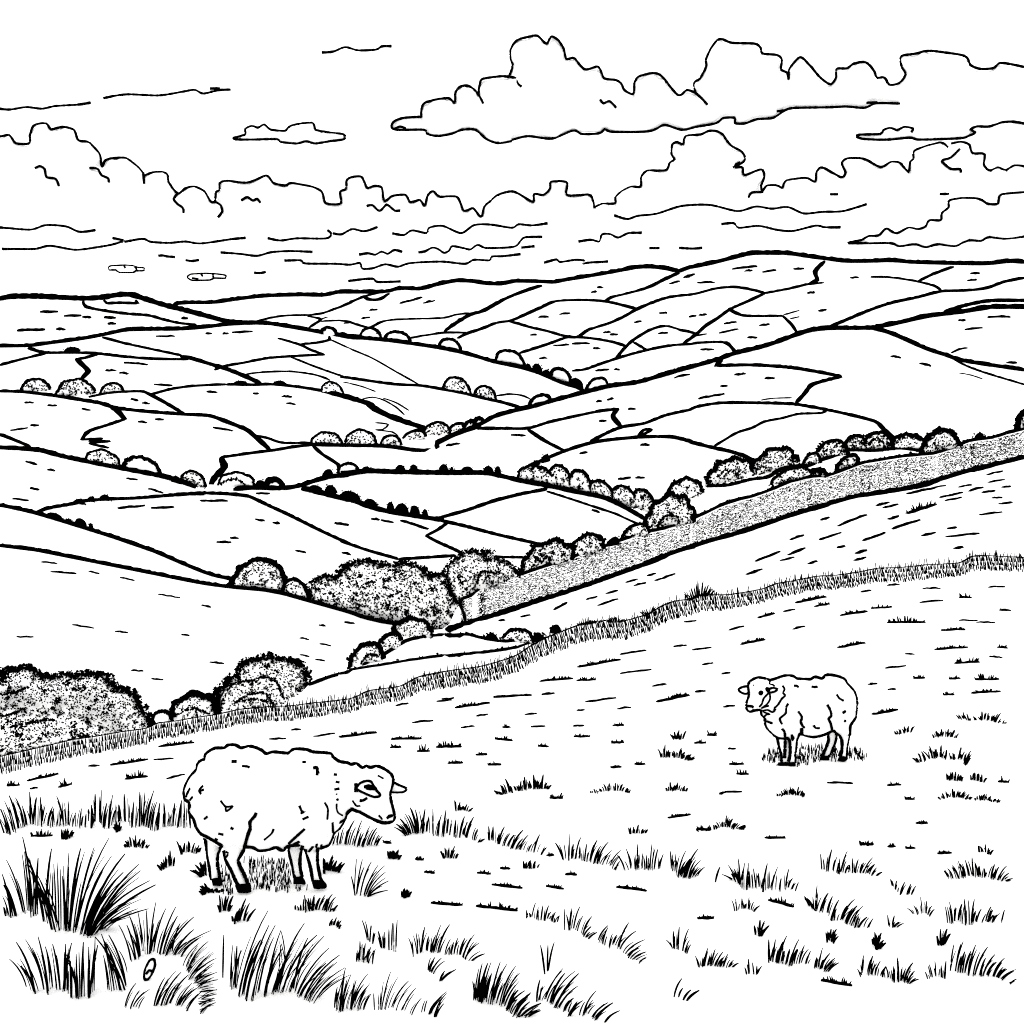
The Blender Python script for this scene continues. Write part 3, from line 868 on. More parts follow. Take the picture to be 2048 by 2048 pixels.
bush("small black stump-like bush next to the double-topped pale bush", "dark", D("Z4", 1022, 710, 1058, 718, 688), "B2", group=GB, rim=3)
bush("taller black bush next to the stump-like one on the brow hedge", "dark", D("Z4", 1060, 716, 1118, 730, 688), "B2", group=GB, rim=4)
bush("small black bush touching the pale valley-head bush", "dark", D("Z4", 1120, 742, 1168, 760, 722), "B2", group=GB, rim=4)
bush("pale tent-shaped bush at the head of the valley", "pale", D("Z4", 1165, 755, 1270, 782, 712, 4), "B2", group=GB, rim=7, rag=.7)
bush("black ragged bush between the tent-shaped bush and the hill hedge", "dark", D("Z4", 1262, 800, 1345, 815, 768), "B2", group=GB, rim=4)
bush("pale bush rising from the round-topped hill's hedge at the valley head", "pale", D("Z4", 1362, 838, 1478, 812, 764), "C", group=GB, rim=6, rag=.7)
bush("pale bumpy bush on the lower part of the round-topped hill's hedge", "pale", D("Z4", 1048, 918, 1160, 892, 858, 9), "C", group=GB, rim=7, rag=.7)
bush("larger of two stippled bushes side by side on the middle hill", "stip", D("Z4", 572, 830, 718, 858, 760), "B2", group=GB, rim=5.5, rag=.4, dens=1.1)
bush("smaller of two stippled bushes side by side on the middle hill", "stip", D("Z4", 744, 865, 858, 880, 808), "B2", group=GB, rim=5.5, rag=.4, dens=1.3)
# valley bushes
GV = "bushes along the valley hedge"
bush("stippled round bush at the outer end of the valley row", "stip", D("Z3", 1720, 1130, 1888, 1132, 1063), "B2", group=GV, rim=5.5, rag=.5)
bush("largest round stippled bush in the valley row", "stip", D("Z4", 28, 1138, 202, 1140, 1050), "B2", group=GV, rim=5.5, rag=.5, dens=1.2)
bush("small half-hidden stippled bush next to the largest in the valley row", "stip", D("Z4", 228, 1132, 335, 1130, 1080), "B2", group=GV, rim=5.5, rag=.5)
bush("low stippled bush leaning on the tall valley clump", "stip", D("Z4", 340, 1125, 470, 1085, 1055), "B2", group=GV, rim=5.5, rag=.5)
bush("tallest stippled bush of the clump where the thick hedge ends", "stip", D("Z4", 460, 1085, 606, 1070, 1008), "B2", group=GV, rim=5.5, rag=.8, dens=1.2)
bush("stippled bush between the tallest of the clump and the hill hedge", "stip", D("Z4", 596, 1075, 700, 1050, 1014), "B2", group=GV, rim=5.5, rag=.5)
bush("small dark bush at the foot of the round-topped hill's hedge", "pale", D("Z4", 685, 1048, 745, 1025, 1000), "C", group=GV, rim=7)
bush("dark rounded bush on the start of the round-topped hill's hedge", "pale", D("Z4", 738, 1030, 790, 1015, 985), "C", group=GV, rim=8)
# brow of the bushy hillside
GI = "bushes on the bushy hillside's brow"
bush("speckled dome bush on the hillside brow below the scribbled thicket", "stip", D("Z6", 470, 72, 664, 98, 2), "I", group=GI, rim=5, rag=.6, dens=1.1)
bush("pale scalloped bush, empty inside, on the bushy hillside's brow", "pale", D("Z6", 682, 105, 884, 142, 42, 14), "I", group=GI, rim=7, rag=1)
bush("stippled dome bush low on the bushy hillside's brow", "stip", D("Z6", 1000, 180, 1134, 205, 118), "I", group=GI, rim=5.5, rag=.4, dens=1.3)
bush("flat black bush beside the low stippled dome on the brow", "dark", D("Z6", 940, 172, 1010, 192, 150, 4), "I", group=GI, rim=3)
bush("wide pale bush with a dark inner arc below the kinked hedge", "pale", D("Z6", 1205, 195, 1404, 195, 126), "M", group=GV, rim=5.5, rag=.6, inner=["Z6 1215,190 1250,170 1285,158 1310,165 1350,185"])
bush("small black bush next to the wide pale one in the valley", "dark", D("Z6", 1404, 210, 1472, 212, 172), "M", group=GV, rim=4)
bush("black-rimmed bush with a pale centre in the valley", "pale", D("Z6", 1468, 212, 1560, 212, 162), "M", group=GV, rim=11, rag=.6)
bush("round black bush at the start of the bumpy valley hedge", "dark", D("Z6", 1772, 170, 1842, 150, 112), "M", group=GV, rim=5)
bush("pale low bush above the thick valley hedge's rising end", "pale", D("Z6", 1868, 128, 1978, 125, 74), "M", group=GV, rim=6)
GK = "small black bushes on the valley hedge"
for x0, x1, top, lab in ((112, 180, 97, "low black bush, first along the thick valley hedge"), (300, 366, 88, "square-topped black bush on the thick valley hedge"),
                         (382, 432, 85, "round black bush beside the square-topped one on the valley hedge"), (542, 602, 84, "black bush in the middle of the thick valley hedge"),
                         (604, 630, 98, "tiny black bush beside the middle one on the valley hedge"), (664, 742, 97, "long flat black bush on the thick valley hedge"),
                         (788, 850, 94, "black bush just before the valley hedge turns down"), (852, 890, 95, "narrow black bush at the bend of the valley hedge")):
    bush(lab, "dark", D("Z7", x0, 128, x1, 130, top, 4), "M", group=GK, rim=4)
GD = "small black bushes on the falling valley hedge"
for z, x0, y0, x1, y1, top, lab in (("Z6", 1700, 225, 1786, 238, 200, "low black bush at the top of the falling valley hedge"), ("Z6", 1790, 240, 1865, 255, 200, "black-rimmed bush second along the falling valley hedge"),
                                    ("Z6", 1875, 265, 1990, 285, 232, "wide black bush on the upper part of the falling hedge"), ("Z7", 60, 285, 118, 300, 248, "black bush adjoining the wide one on the falling hedge"),
                                    ("Z7", 128, 305, 212, 325, 276, "rounded black bush halfway down the falling hedge"), ("Z7", 256, 336, 302, 345, 293, "small peaked black bush on the falling hedge"),
                                    ("Z7", 304, 343, 380, 352, 300, "black arched bush next to the peaked one on the falling hedge"), ("Z7", 384, 355, 444, 365, 312, "square black bush near the end of the falling hedge"),
                                    ("Z7", 452, 368, 488, 376, 332, "last small black bush at the end of the falling hedge")):
    bush(lab, "dark", D(z, x0, y0, x1, y1, top, 5), "M", group=GD, rim=4)
GH = "tiny black bushes on the low brow"
for x0, x1, y, top, lab in ((400, 470, 300, 275, "lowest tiny black bush on the low brow above the plain wedge"), (478, 524, 288, 262, "middle tiny black bush on the low brow"), (544, 608, 280, 252, "highest tiny black bush on the low brow")):
    bush(lab, "dark", D("Z6", x0, y, x1, y - 5, top, 5), "I", group=GH, rim=3.5)
for x0, x1, y, top, lab in ((245, 348, 385, 352, "flat black bush at the top of the wedge's descending hedge"), (355, 408, 410, 386, "small black bush second down the wedge's descending hedge"),
                            (408, 482, 428, 383, "black bush with a pale eye on the wedge's descending hedge"), (488, 518, 440, 410, "tiny black bush last on the wedge's descending hedge")):
    bush(lab, "dark", D("Z6", x0, y - 10, x1, y + 6, top, 5), "H", group="black bushes on the descending hedge", rim=3.5)
bush("peaked black bush at the tip of the curved base hedge", "dark", D("Z7", 1105, 78, 1162, 62, 30, 4), "C", group=GK, rim=4)
bush("low black bush below the peaked one at the hedge tip", "dark", D("Z7", 1058, 92, 1106, 80, 62, 4), "C", group=GK, rim=4)
# tree line on the valley floor
GT = "tree line down to the strip"
bush("broad stippled bush heading the tree line down to the strip", "stip", D("Z7", 990, 160, 1180, 195, 92, 9), "M", group=GT, rim=6)
bush("stippled bush second in the tree line down to the strip", "stip", D("Z7", 1150, 185, 1275, 222, 90, 8), "M", group=GT, rim=6)
bush("pale sparsely speckled bush with a dark cap, third in the tree line", "stip", D("Z7", 1265, 205, 1385, 245, 118, 8), "M", group=GT, rim=7, dens=.4)
bush("half-speckled bush fourth in the tree line", "stip", D("Z7", 1378, 238, 1505, 285, 175, 8), "M", group=GT, rim=6, dens=.7)
bush("speckled bush fifth in the tree line, shaped like a cauliflower", "stip", D("Z7", 1495, 285, 1632, 320, 203, 10), "M", group=GT, rim=6, dens=.9)
bush("lowest bush of the tree line beside the big speckled bush", "stip", D("Z7", 1615, 305, 1738, 360, 224, 8), "M", group=GT, rim=6, dens=.8)
# along the stippled strip
GE = "bushes above the stippled strip"
bush("small speckled bush crouching below the big round one on the strip's hedge", "stip", D("Z7", 1562, 505, 1700, 462, 416), "E", group=GE, rim=6)
bush("big round speckled bush with a swirl where the tree line meets the strip", "stip", D("Z7", 1690, 462, 1945, 400, 255, 10), "E", group=GE, rim=8, dens=1.1, clumps=8, inner=["Z7 1755,420 1775,385 1800,365 1840,360 1865,375 1870,400"])
bush("speckled bush behind the big swirled bush", "stip", D("Z8", -40, 300, 155, 268, 163, 9), "C", group=GE, rim=7)
bush("tall leaning speckled bush in the upper hedge of the strip", "stip", D("Z5", 190, 1365, 440, 1320, 1213, 10), "C", group=GE, rim=8, clumps=3, inner=["Z5 245,1310 270,1280 310,1275 350,1290"])
bush("twin-topped speckled bush with swirls in the upper hedge", "stip", D("Z5", 430, 1318, 676, 1255, 1158, 8), "C", group=GE, rim=8, clumps=4, inner=["Z5 450,1290 465,1260 500,1250 525,1270"])
bush("low arched speckled bush below the twin-topped one", "stip", D("Z5", 545, 1355, 745, 1290, 1266, 7), "E", group=GE, rim=6)
bush("small dark bush right at the strip beside the low arched one", "stip", D("Z5", 745, 1305, 835, 1300, 1272), "E", group=GE, rim=9)
bush("small speckled bush between the twin-topped bush and the dense dome", "stip", D("Z5", 715, 1262, 805, 1232, 1182), "C", group=GE, rim=6)
bush("densely speckled dome bush in the upper hedge", "stip", D("Z5", 782, 1228, 950, 1185, 1113, 8), "C", group=GE, rim=7, dens=1.4)
bush("speckled bush with a fallen corner in front of the white gap", "stip", D("Z5", 898, 1285, 1012, 1222, 1198), "E", group=GE, rim=7)
bush("lumpy speckled bush beside the densely speckled dome", "stip", D("Z5", 942, 1170, 1060, 1160, 1083, 9), "C", group=GE, rim=7)
bush("wide ringed bush with concentric dark arcs in the upper hedge", "stip", D("Z5", 1045, 1165, 1200, 1155, 1066, 7), "C", group=GE, rim=7, inner=["Z5 1075,1130 1095,1105 1130,1100 1155,1125 1165,1150"])
bush("long low speckled bush under the hedge from the lower swell", "stip", D("Z5", 1190, 1165, 1385, 1160, 1078, 11), "C", group=GE, rim=8)
bush("big speckled bush with dark flecks closing the upper hedge", "stip", D("Z5", 1375, 1180, 1560, 1140, 1056, 9), "E", group=GE, rim=9, clumps=3)
bush("small dark bump of a bush further up the strip's hedge", "dark", D("Z5", 1655, 1105, 1712, 1090, 1070), "E", group=GE, rim=6)
bush("dark bush cut off by the picture's edge at the top of the strip", "stip", D("Z5", 1898, 1048, 1990, 1040, 945), "E", group=GE, rim=9)
hedge("rough hedge joining the bushes above the stippled strip", "C", (6, "Z5 180,1360 300,1355 420,1325 520,1310 600,1262 700,1247 740,1250 800,1222 900,1188 960,1162 1100,1165 1250,1152 1390,1172"), rag=1.0)
bush("stippled oval bush alone on the strip's hedge", "stip", D("Z7", 1268, 610, 1450, 548, 472, 7), "E", group=GE, rim=7, dens=1.2)
bush("blotched double bush standing over the strip's hedge", "stip", D("Z7", 1018, 672, 1280, 605, 510, 8), "E", group=GE, rim=8, clumps=7, inner=["Z7 1070,635 1080,600 1110,580 1150,590 1165,610"])
bush("small black bush on the strip's hedge below the big swirled bush", "dark", D("Z7", 1465, 545, 1545, 510, 488, 5), "E", group=GE, rim=6)
bush("tall blotched bush with a swirl at the low end of the strip", "stip", pts("Z7 665,838 630,790 612,730 605,650 625,620 660,600 690,570 740,555 780,575 805,553 840,570 855,600 900,610 940,640 980,690"), "E", group=GE, rim=10, clumps=9, dens=1.1, inner=["Z7 760,730 770,690 800,670 850,680 880,672"])
# the thicket in the valley bottom
GG = "bushes of the thicket"
bush("huge speckled and blotched thicket in the valley bottom", "stip", pts("Z6 1700,850 1702,800 1712,765 1740,715 1800,695 1860,705 1880,670 1932,632 | Z7 30,638 80,615 150,610 220,625 300,630 370,622 430,640 470,665 490,690 560,678 610,695 625,760 650,830 685,900 690,950 620,985 520,1000 400,985 350,965"), "G", group=GG, rim=12, clumps=110, dens=1.2, sink=6)
bush("speckled bush on the bare slope's hedge beside the huge thicket", "stip", pts("Z6 1280,752 1285,715 1312,688 1320,652 1370,632 1400,608 1440,603 1500,618 1545,650 1562,690 1572,725 1580,790"), "G", group=GG, rim=10, clumps=7)
bush("small trailing bush between the speckled bush and the huge thicket", "stip", D("Z6", 1562, 795, 1700, 828, 715, 9), "G", group=GG, rim=7)
bush("dotted bush hanging below the huge thicket", "stip", D("Z7", 285, 1030, 505, 1020, 932, 8), "G", depth=50, group=GG, rim=8, dens=1.3, sink=14)
bush("slanting speckled bush joining the low bush to the dotted one", "stip", D("Z7", 200, 1115, 335, 1050, 1020, 7), "E", depth=42, group=GG, rim=8, dens=1.2, sink=14)
bush("low curled speckled bush at the corner of the pocket field", "stip", D("Z7", 55, 1210, 235, 1150, 1072, 7), "E", group=GG, rim=9, inner=["Z7 120,1175 135,1145 170,1130 200,1135"])
bush("flat speckled bush on the hedge over the pocket field", "stip", D("Z7", 895, 1062, 1062, 1055, 990, 6), "E", group=GG, rim=7, dens=.9)
bush("small black bush beside the flat speckled one over the pocket field", "dark", D("Z7", 800, 1048, 876, 1058, 1018, 6), "E", group=GG, rim=7)
bush("black round bush at the end of the pocket field's hedge", "dark", D("Z7", 1155, 1020, 1220, 1005, 970, 5), "E", group=GG, rim=7)
bush("tiny black bush next to the round one by the pocket field", "dark", D("Z7", 1062, 1050, 1118, 1042, 1012, 5), "E", group=GG, rim=6)
# behind the brow of the pasture
GF = "bushes behind the pasture's brow"
bush("huge long speckled bush behind the brow with dark blotches", "stip", pts("Y1 -120,640 -110,330 -50,240 0,215 25,165 80,155 150,145 190,158 215,190 280,200 330,195 370,182 420,200 470,175 540,185 590,190 620,240 650,270 710,270 745,295 770,350 800,400 830,440 835,490"), "G", depth=29, group=GF, rim=13, clumps=110, sink=30, dens=1.25, inner=["Y1 0,300 80,290 150,260", "Y1 0,420 60,410 120,380", "Y1 60,480 200,450 300,440"])
bush("little pale bush between the huge long bush and the low one", "pale", D("Y1", 835, 470, 950, 455, 392, 5), "G", group=GF, rim=7, sink=16)
bush("low speckled bush with an inner arc beside the rounded one", "stip", D("Y1", 935, 465, 1200, 425, 300, 8), "G", group=GF, rim=11, inner=["Y1 985,410 1030,385 1080,380 1130,400 1160,410"], sink=16)
bush("big rounded bush with dark swirling arcs behind the brow", "stip", pts("Y1 1205,420 1200,290 1212,258 1250,255 1255,215 1310,195 1330,140 1365,110 1430,105 1490,78 1530,105 1600,105 1650,125 1690,160 1695,215 1690,250 1720,270 1728,310 1705,370"), "G", group=GF, rim=13, clumps=26, dens=1.1, sink=16,
     inner=["Y1 1260,250 1330,235 1400,220 1440,205 1500,215 1540,250 1550,290 1570,320", "Y1 1320,330 1380,300 1440,290 1480,310 1510,360", "Y1 1300,345 1400,325 1470,340"])
# ------------------------------------------------------------------ grass clumps of the pasture
def blade(mb, b, t, w, bow=.0, spread=.25):
    """one curved tapering grass blade from ground point b to tip t (picture points)"""
    d = S["F"].dist(*b)
    ln = math.hypot(t[0] - b[0], t[1] - b[1])
    r = wid(b[0], b[1], d, w) / 2
    dt = d + wid(b[0], b[1], d, ln) * random.uniform(-spread, spread)
    cx = b[0] + (t[0] - b[0]) * (.40 - .16 * bow)
    cy = b[1] + (t[1] - b[1]) * (.56 + .06 * bow)
    P, R = [], []
    n = 6
    prof = (.65, .9, 1.0, .97, .88, .72, .42)
    for i in range(n + 1):
        u = i / n
        x = (1 - u) ** 2 * b[0] + 2 * u * (1 - u) * cx + u * u * t[0]
        y = (1 - u) ** 2 * b[1] + 2 * u * (1 - u) * cy + u * u * t[1]
        P.append(at(x, y, d + (dt - d) * u * u))
        R.append(r * prof[i])
    mb.tube(P, R, 0, 5)


SM_G, BIG_G = "small grass sprigs in the pasture", "tall grass clumps in front of the grazing sheep"


def tuft(label, z, keys, fill=1.0, w=3.6, wv=.45, group="grass clumps in the pasture", jitter=2.0):
    """keys: 'bx,by,tx,ty ...' the outer blades as they stand; fill adds shorter ones between them"""
    if fill == 0:
        pass
    elif group == SM_G:
        w, fill = w * 1.2, fill * 2.6 + 1.4
    elif group != BIG_G:
        w, fill = w * .86, fill * 2.4 + .8
    else:
        w, fill = w * .7, fill * 2.3 + .6
    K = []
    for q in keys.split():
        x0, y0, x1, y1 = (float(v) for v in q.split(","))
        K.append((zp(z, x0, y0), zp(z, x1, y1)))
    mb = MB()
    for b, t in K:
        blade(mb, b, t, w * random.uniform(.9, 1.0 + wv), bow=random.uniform(.4, 1.0))
    n = int(len(K) * fill * .62)
    for q_ in range(n):
        g_ = (q_ + random.uniform(.15, .85)) / n * max(1, len(K) - 1)      # evenly spread between the outer blades
        i = min(int(g_), max(0, len(K) - 2))
        j = min(i + 1, len(K) - 1)
        u = g_ - i
        b = [K[i][0][c] + (K[j][0][c] - K[i][0][c]) * u + random.uniform(-jitter, jitter) for c in (0, 1)]
        t = [K[i][1][c] + (K[j][1][c] - K[i][1][c]) * u for c in (0, 1)]
        f = random.uniform(.5, .95)
        t = [b[c] + (t[c] - b[c]) * f + random.uniform(-jitter, jitter) for c in (0, 1)]
        blade(mb, b, t, w * random.uniform(.6, 1.0), bow=random.uniform(.2, 1.0))
    o = recentre(mb.build("grass_clump", M_BLADE))
    return tag(o, label, "grass clump", group)


BIG = "tall grass clumps in front of the grazing sheep"
tuft("tallest bushy grass clump, sweeping towards the grazing sheep's hooves", "Y6", "30,640,20,590 60,650,12,410 85,640,20,470 130,620,35,330 160,610,135,285 185,640,125,205 195,630,210,320 240,670,140,290 290,715,160,360 300,715,210,420 330,720,210,480 255,560,285,268 325,720,315,340 365,720,380,290 360,710,345,420 385,720,445,268 415,730,520,260 425,700,600,212 450,740,615,310 470,740,690,297 480,745,680,400 490,750,765,355 505,745,775,390 500,745,825,445 530,735,858,468 560,715,820,600 575,710,760,600", 1.3, 5.0, .8, BIG, 5)
tuft("wide upright grass clump at the picture's lower edge corner", "Y6", "145,1030,52,878 195,1070,90,785 190,1060,115,915 240,1035,140,770 265,1075,210,755 290,1030,250,810 330,1045,290,795 355,1055,395,790 360,1040,362,795 390,1090,385,860 425,1095,420,850 425,1080,365,850 450,1085,460,785 490,1095,490,810 495,1090,540,800 520,1050,525,755", 1.5, 4.6, .6, BIG, 3)
tuft("arching grass clump growing round the oval pebble", "Y6", "595,1045,575,885 630,1050,560,740 665,1050,570,770 690,1050,525,755 695,1020,600,745 720,885,655,690 750,880,700,690 770,865,715,640 785,830,760,610 815,850,808,610 825,850,860,565 850,830,915,600 830,845,850,680 880,850,970,590 900,850,980,640 920,855,1070,645 950,835,995,680 960,855,1070,715 980,850,1165,720 1000,865,1100,760", 1.0, 4.4, .6, BIG, 3)
tuft("dense tangled grass clump on the slope beside the oval pebble", "Y6", "1010,915,1100,790 1035,940,1150,780 1045,990,1175,840 1060,980,1200,870 1080,1000,1180,900 1090,1010,1200,950 1095,1030,1205,990 1100,1060,1200,1048 1110,1100,1200,1070 1100,1130,1185,1095 1105,1180,1190,1118", 3.2, 3.4, .5, BIG, 6)
tuft("small leaning grass clump just below the oval pebble", "Y6", "690,1140,752,1010 720,1155,770,1050 735,1140,825,1045 765,1150,800,1085", .6, 4.2, .5, BIG)
tuft("fan of leaning grass under the dense tangled clump", "Y6", "850,1135,910,980 865,1135,970,945 890,1135,1000,950 915,1130,985,1010 940,1120,1040,965 980,1135,1060,1010 1005,1130,1100,1030 1030,1165,1110,1060", 1.6, 4.0, .6, BIG, 3)
tuft("single tall straight grass blade between two big clumps", "Y6", "1230,980,1235,745", 0, 4.6, .1, BIG)
tuft("broad bushy grass clump below the grazing sheep's front hooves", "Y6", "1270,1030,1285,800 1300,1035,1308,805 1290,1020,1330,830 1320,1085,1480,610 1340,1070,1440,770 1360,1110,1485,690 1395,1110,1520,690 1430,1050,1510,760 1460,1085,1560,820 1470,1060,1550,720 1575,870,1550,720 1500,1070,1600,850 1520,1060,1680,680 1540,1050,1658,710 1560,1060,1750,745 1600,1060,1790,750 1620,1040,1700,760 1640,1070,1818,815 1660,1080,1800,900 1680,1090,1875,855 1700,1110,1860,895 1720,1110,1905,925 1760,1090,1932,965", 1.5, 4.2, .8, BIG, 5)
tuft("trailing end of grass beside the broad bushy clump", "Y7", "-30,1010,-15,900 0,1030,30,795 10,1030,62,828 60,1020,90,860 60,1020,155,825 100,1025,165,880 130,1025,170,940", 2.4, 3.8, .5, BIG, 4)
tuft("row of leaning blades along the picture's lower edge", "Y7", "190,1025,185,935 225,1025,240,870 230,1025,280,815 250,1025,320,845 285,1010,380,865 310,1030,395,885 345,1025,420,905 395,1055,450,960 465,1035,482,970", .6, 4.0, .5, BIG, 2)
tuft("little leaning sheaf of grass at the very lower edge", "Y7", "490,1050,540,970 500,1040,590,925 520,1065,588,935 530,1065,575,990", 1.2, 4.0, .5, BIG)
MID = "mid-size grass clumps in the pasture"
tuft("stubby grass clump with two upright groups near the lower edge", "Y7", "150,640,120,528 165,650,172,555 180,660,195,600 230,685,210,590 240,685,245,595 270,695,270,580 285,695,290,545 308,705,316,530", .5, 4.2, .4, MID)
tuft("small tangled grass clump under the stubby upright one", "Y7", "95,750,92,710 110,750,110,645 130,750,140,660 150,760,170,680 180,765,195,690", 1.6, 3.6, .4, MID, 4)
tuft("long sloping grass clump in front of the fan-shaped sprig", "Y7", "405,730,378,628 430,715,420,600 450,705,468,568 480,700,490,620 505,710,530,610 515,710,558,555 540,710,605,555 580,715,610,635 610,715,630,650 630,715,650,630 660,720,690,630 680,740,742,610 690,745,770,655 730,755,800,716", 1.2, 3.8, .5, MID, 3)
tuft("small leaning sprig under the long sloping clump", "Y7", "485,805,500,740 495,815,525,735 505,820,560,740 515,828,580,755", .5, 3.8, .3, MID)
tuft("two-bladed grass sprig bent sideways", "Y7", "550,868,580,810 560,865,640,803", .6, 4.5, .3, MID)
tuft("big leaning grass clump at the middle of the lower edge", "Y7", "745,965,732,870 755,960,785,770 770,980,815,770 780,990,835,760 800,960,835,830 830,995,885,760 850,970,920,775 880,1000,970,785 900,985,992,823 920,1030,985,915 930,1020,1020,920 960,1055,1055,930 985,1065,1050,980 1000,1060,1110,990 1040,1065,1110,1030", 2.0, 4.0, .7, MID, 4)
tuft("lone V-shaped sprig of three blades", "Y7", "1130,828,1107,670 1145,812,1148,668 1150,808,1183,653", 0, 4.8, .2, MID)
tuft("grass clump leaning away beside the big one at the lower edge", "Y7", "1085,980,1105,858 1100,970,1120,895 1135,965,1230,798 1160,985,1240,825 1165,990,1300,810 1190,1015,1318,825 1210,1010,1312,895 1240,1030,1290,960 1270,1060,1310,980 1260,1055,1340,975 1340,1060,1415,920 1350,1040,1400,985 1390,1065,1480,985 1410,1080,1508,986 1460,1095,1545,1030", 1.1, 4.0, .6, MID, 4)
tuft("short grass clump, first of a descending row below the dashes", "Y7", "1030,520,1030,475 1050,515,1045,490 1060,510,1080,435 1085,525,1095,460 1110,530,1120,450 1130,535,1152,450 1145,520,1165,485 1170,540,1190,485 1200,540,1212,505", .8, 3.6, .3, MID)
tuft("N-shaped grass clump second in the descending row", "Y7", "1240,585,1240,470 1265,585,1250,500 1265,585,1280,465 1290,575,1325,455 1310,590,1340,510 1340,610,1390,510 1345,620,1385,570 1370,635,1420,598", 1.0, 3.8, .4, MID)
tuft("lowest grass clump of the descending row, blades swept sideways", "Y7", "1425,640,1480,560 1450,660,1480,570 1485,680,1505,605 1505,665,1530,610 1540,680,1595,543 1545,690,1635,590 1575,715,1683,638 1590,740,1660,670 1620,745,1692,705 1650,770,1692,735", 1.4, 3.6, .4, MID, 4)
tuft("grass clump with tall middle blade between the two leaning rows", "Y7", "1835,685,1800,640 1842,685,1840,593 1865,690,1873,568 1890,700,1925,578 1905,710,1930,640 1915,715,1937,665", .6, 3.9, .4, MID)
tuft("three short leaning blades alone near the lower edge", "Y8", "0,955,45,852 25,955,50,905 50,972,95,915 70,975,140,918", 0, 4.6, .3, MID)
tuft("shaggy grass clump under the grazing sheep's muzzle", "Y4", "-35,850,-20,800 -15,850,-5,780 0,850,20,760 30,850,45,770 30,850,80,720 55,850,85,760 80,860,122,718 105,860,130,790 130,860,165,752 160,855,205,760 190,855,215,800 205,855,235,805", 1.4, 3.6, .4, MID, 3)
tuft("spiky grass clump in front of the grazing sheep's nose", "Y4", "362,805,300,758 370,800,310,740 380,800,330,710 405,790,360,685 415,790,378,690 430,790,388,650 435,780,415,660 455,790,470,655 480,780,490,700 515,800,512,655 535,805,560,690 570,805,585,662 590,790,600,710 630,810,640,715 660,810,688,698 680,800,705,730 700,815,738,700 740,830,760,768 770,840,800,822", 1.3, 3.8, .6, MID, 3)
tuft("spiky grass clump second in the row from the sheep's nose", "Y4", "825,830,820,753 845,830,845,753 870,840,880,790 875,850,908,755 905,860,940,790 930,860,960,800 950,875,1012,772 970,880,1010,820 990,880,1040,800 1040,890,1060,850 1070,895,1102,798 1110,910,1140,870", 1.1, 3.7, .5, MID, 3)
tuft("spiky grass clump third in the row from the sheep's nose", "Y4", "1230,935,1188,843 1265,940,1265,793 1280,930,1290,850 1300,930,1330,813 1320,930,1325,860 1350,945,1362,850 1380,940,1420,828 1400,960,1440,860 1420,960,1482,838 1450,960,1500,885 1490,970,1550,885 1520,995,1545,945", 1.3, 3.7, .5, MID, 3)
tuft("tall-tipped grass clump fourth in the row from the sheep's nose", "Y4", "1570,990,1530,910 1605,985,1580,878 1640,990,1643,852 1665,985,1672,900 1695,985,1690,910 1712,990,1722,848 1735,985,1755,878 1765,985,1785,905", 1.2, 3.8, .5, MID, 3)
tuft("thick grass clump fifth in the row from the sheep's nose", "Y5", "-15,985,-20,890 5,1000,10,905 20,1030,65,888 40,1030,90,930 60,1035,132,878 80,1035,120,940 90,1030,148,940 130,1025,172,975", 1.8, 3.7, .5, MID, 3)
tuft("single short curved blade beside the fifth clump of the row", "Y5", "228,1060,255,975", 0, 4.6, .1, MID)
tuft("spiky grass clump sixth in the row, below the standing sheep", "Y5", "320,1050,265,1018 340,1060,300,968 355,1065,330,985 365,1070,354,930 375,1095,390,955 400,1105,412,955 415,1090,415,1000 450,1090,438,985 470,1085,465,1010 490,1115,515,958 525,1090,525,1000 540,1105,572,978 580,1110,592,1035 615,1100,635,985 630,1090,655,1040 670,1110,688,1062", 1.2, 3.7, .5, MID, 3)
tuft("upright grass clump alone on the open slope below the standing sheep", "Y5", "815,990,808,905 830,990,822,930 850,1000,872,880 880,1000,900,920 910,1015,915,930 920,1005,957,888 945,1010,965,965 985,1010,985,930 1000,1010,1018,935 1030,1010,1050,950 1045,1010,1097,925 1070,1010,1110,960 1090,1025,1120,980 1120,1025,1150,1005", 1.1, 3.6, .5, MID, 3)
tuft("small zigzag grass clump below the upright one", "Y5", "1205,1080,1195,1045 1220,1100,1232,1050 1250,1130,1258,1090 1250,1130,1275,1060 1290,1130,1308,1070 1310,1125,1338,1080", .8, 3.7, .4, MID)
tuft("fan-shaped grass clump by the picture's edge, low on the slope", "Y5", "1510,1030,1488,998 1540,1040,1510,985 1570,1035,1535,968 1590,1035,1567,940 1605,1030,1580,960 1625,1025,1606,935 1650,1025,1645,923 1680,1030,1660,950 1690,1030,1685,970 1715,1035,1715,985 1750,1040,1770,963 1770,1040,1795,975 1790,1050,1838,970 1810,1050,1850,1010 1830,1055,1870,1040", 1.2, 3.6, .4, MID, 3)
tuft("descending swept grass clump between two tiny sprigs", "Y5", "745,1190,720,1140 770,1210,735,1150 780,1220,790,1078 810,1220,852,1120 850,1230,875,1140 870,1275,910,1160 885,1270,890,1200 920,1270,955,1190 930,1260,997,1155 950,1290,1012,1190 980,1300,1045,1190 1000,1310,1020,1250 1020,1310,1067,1253 1075,1310,1100,1260", 1.1, 3.8, .6, MID, 3)
tuft("tiny three-pronged sprig at the end of the descending swept clump", "Y5", "1185,1300,1178,1243 1205,1310,1217,1245 1215,1310,1245,1280 1230,1310,1268,1288", .3, 4.0, .3, MID)
tuft("open crown-shaped grass sprig above the bushy edge clump", "Y5", "1320,1235,1288,1205 1345,1240,1322,1190 1370,1230,1360,1143 1390,1230,1395,1165 1400,1240,1425,1190 1410,1250,1438,1210", .5, 3.4, .3, MID)
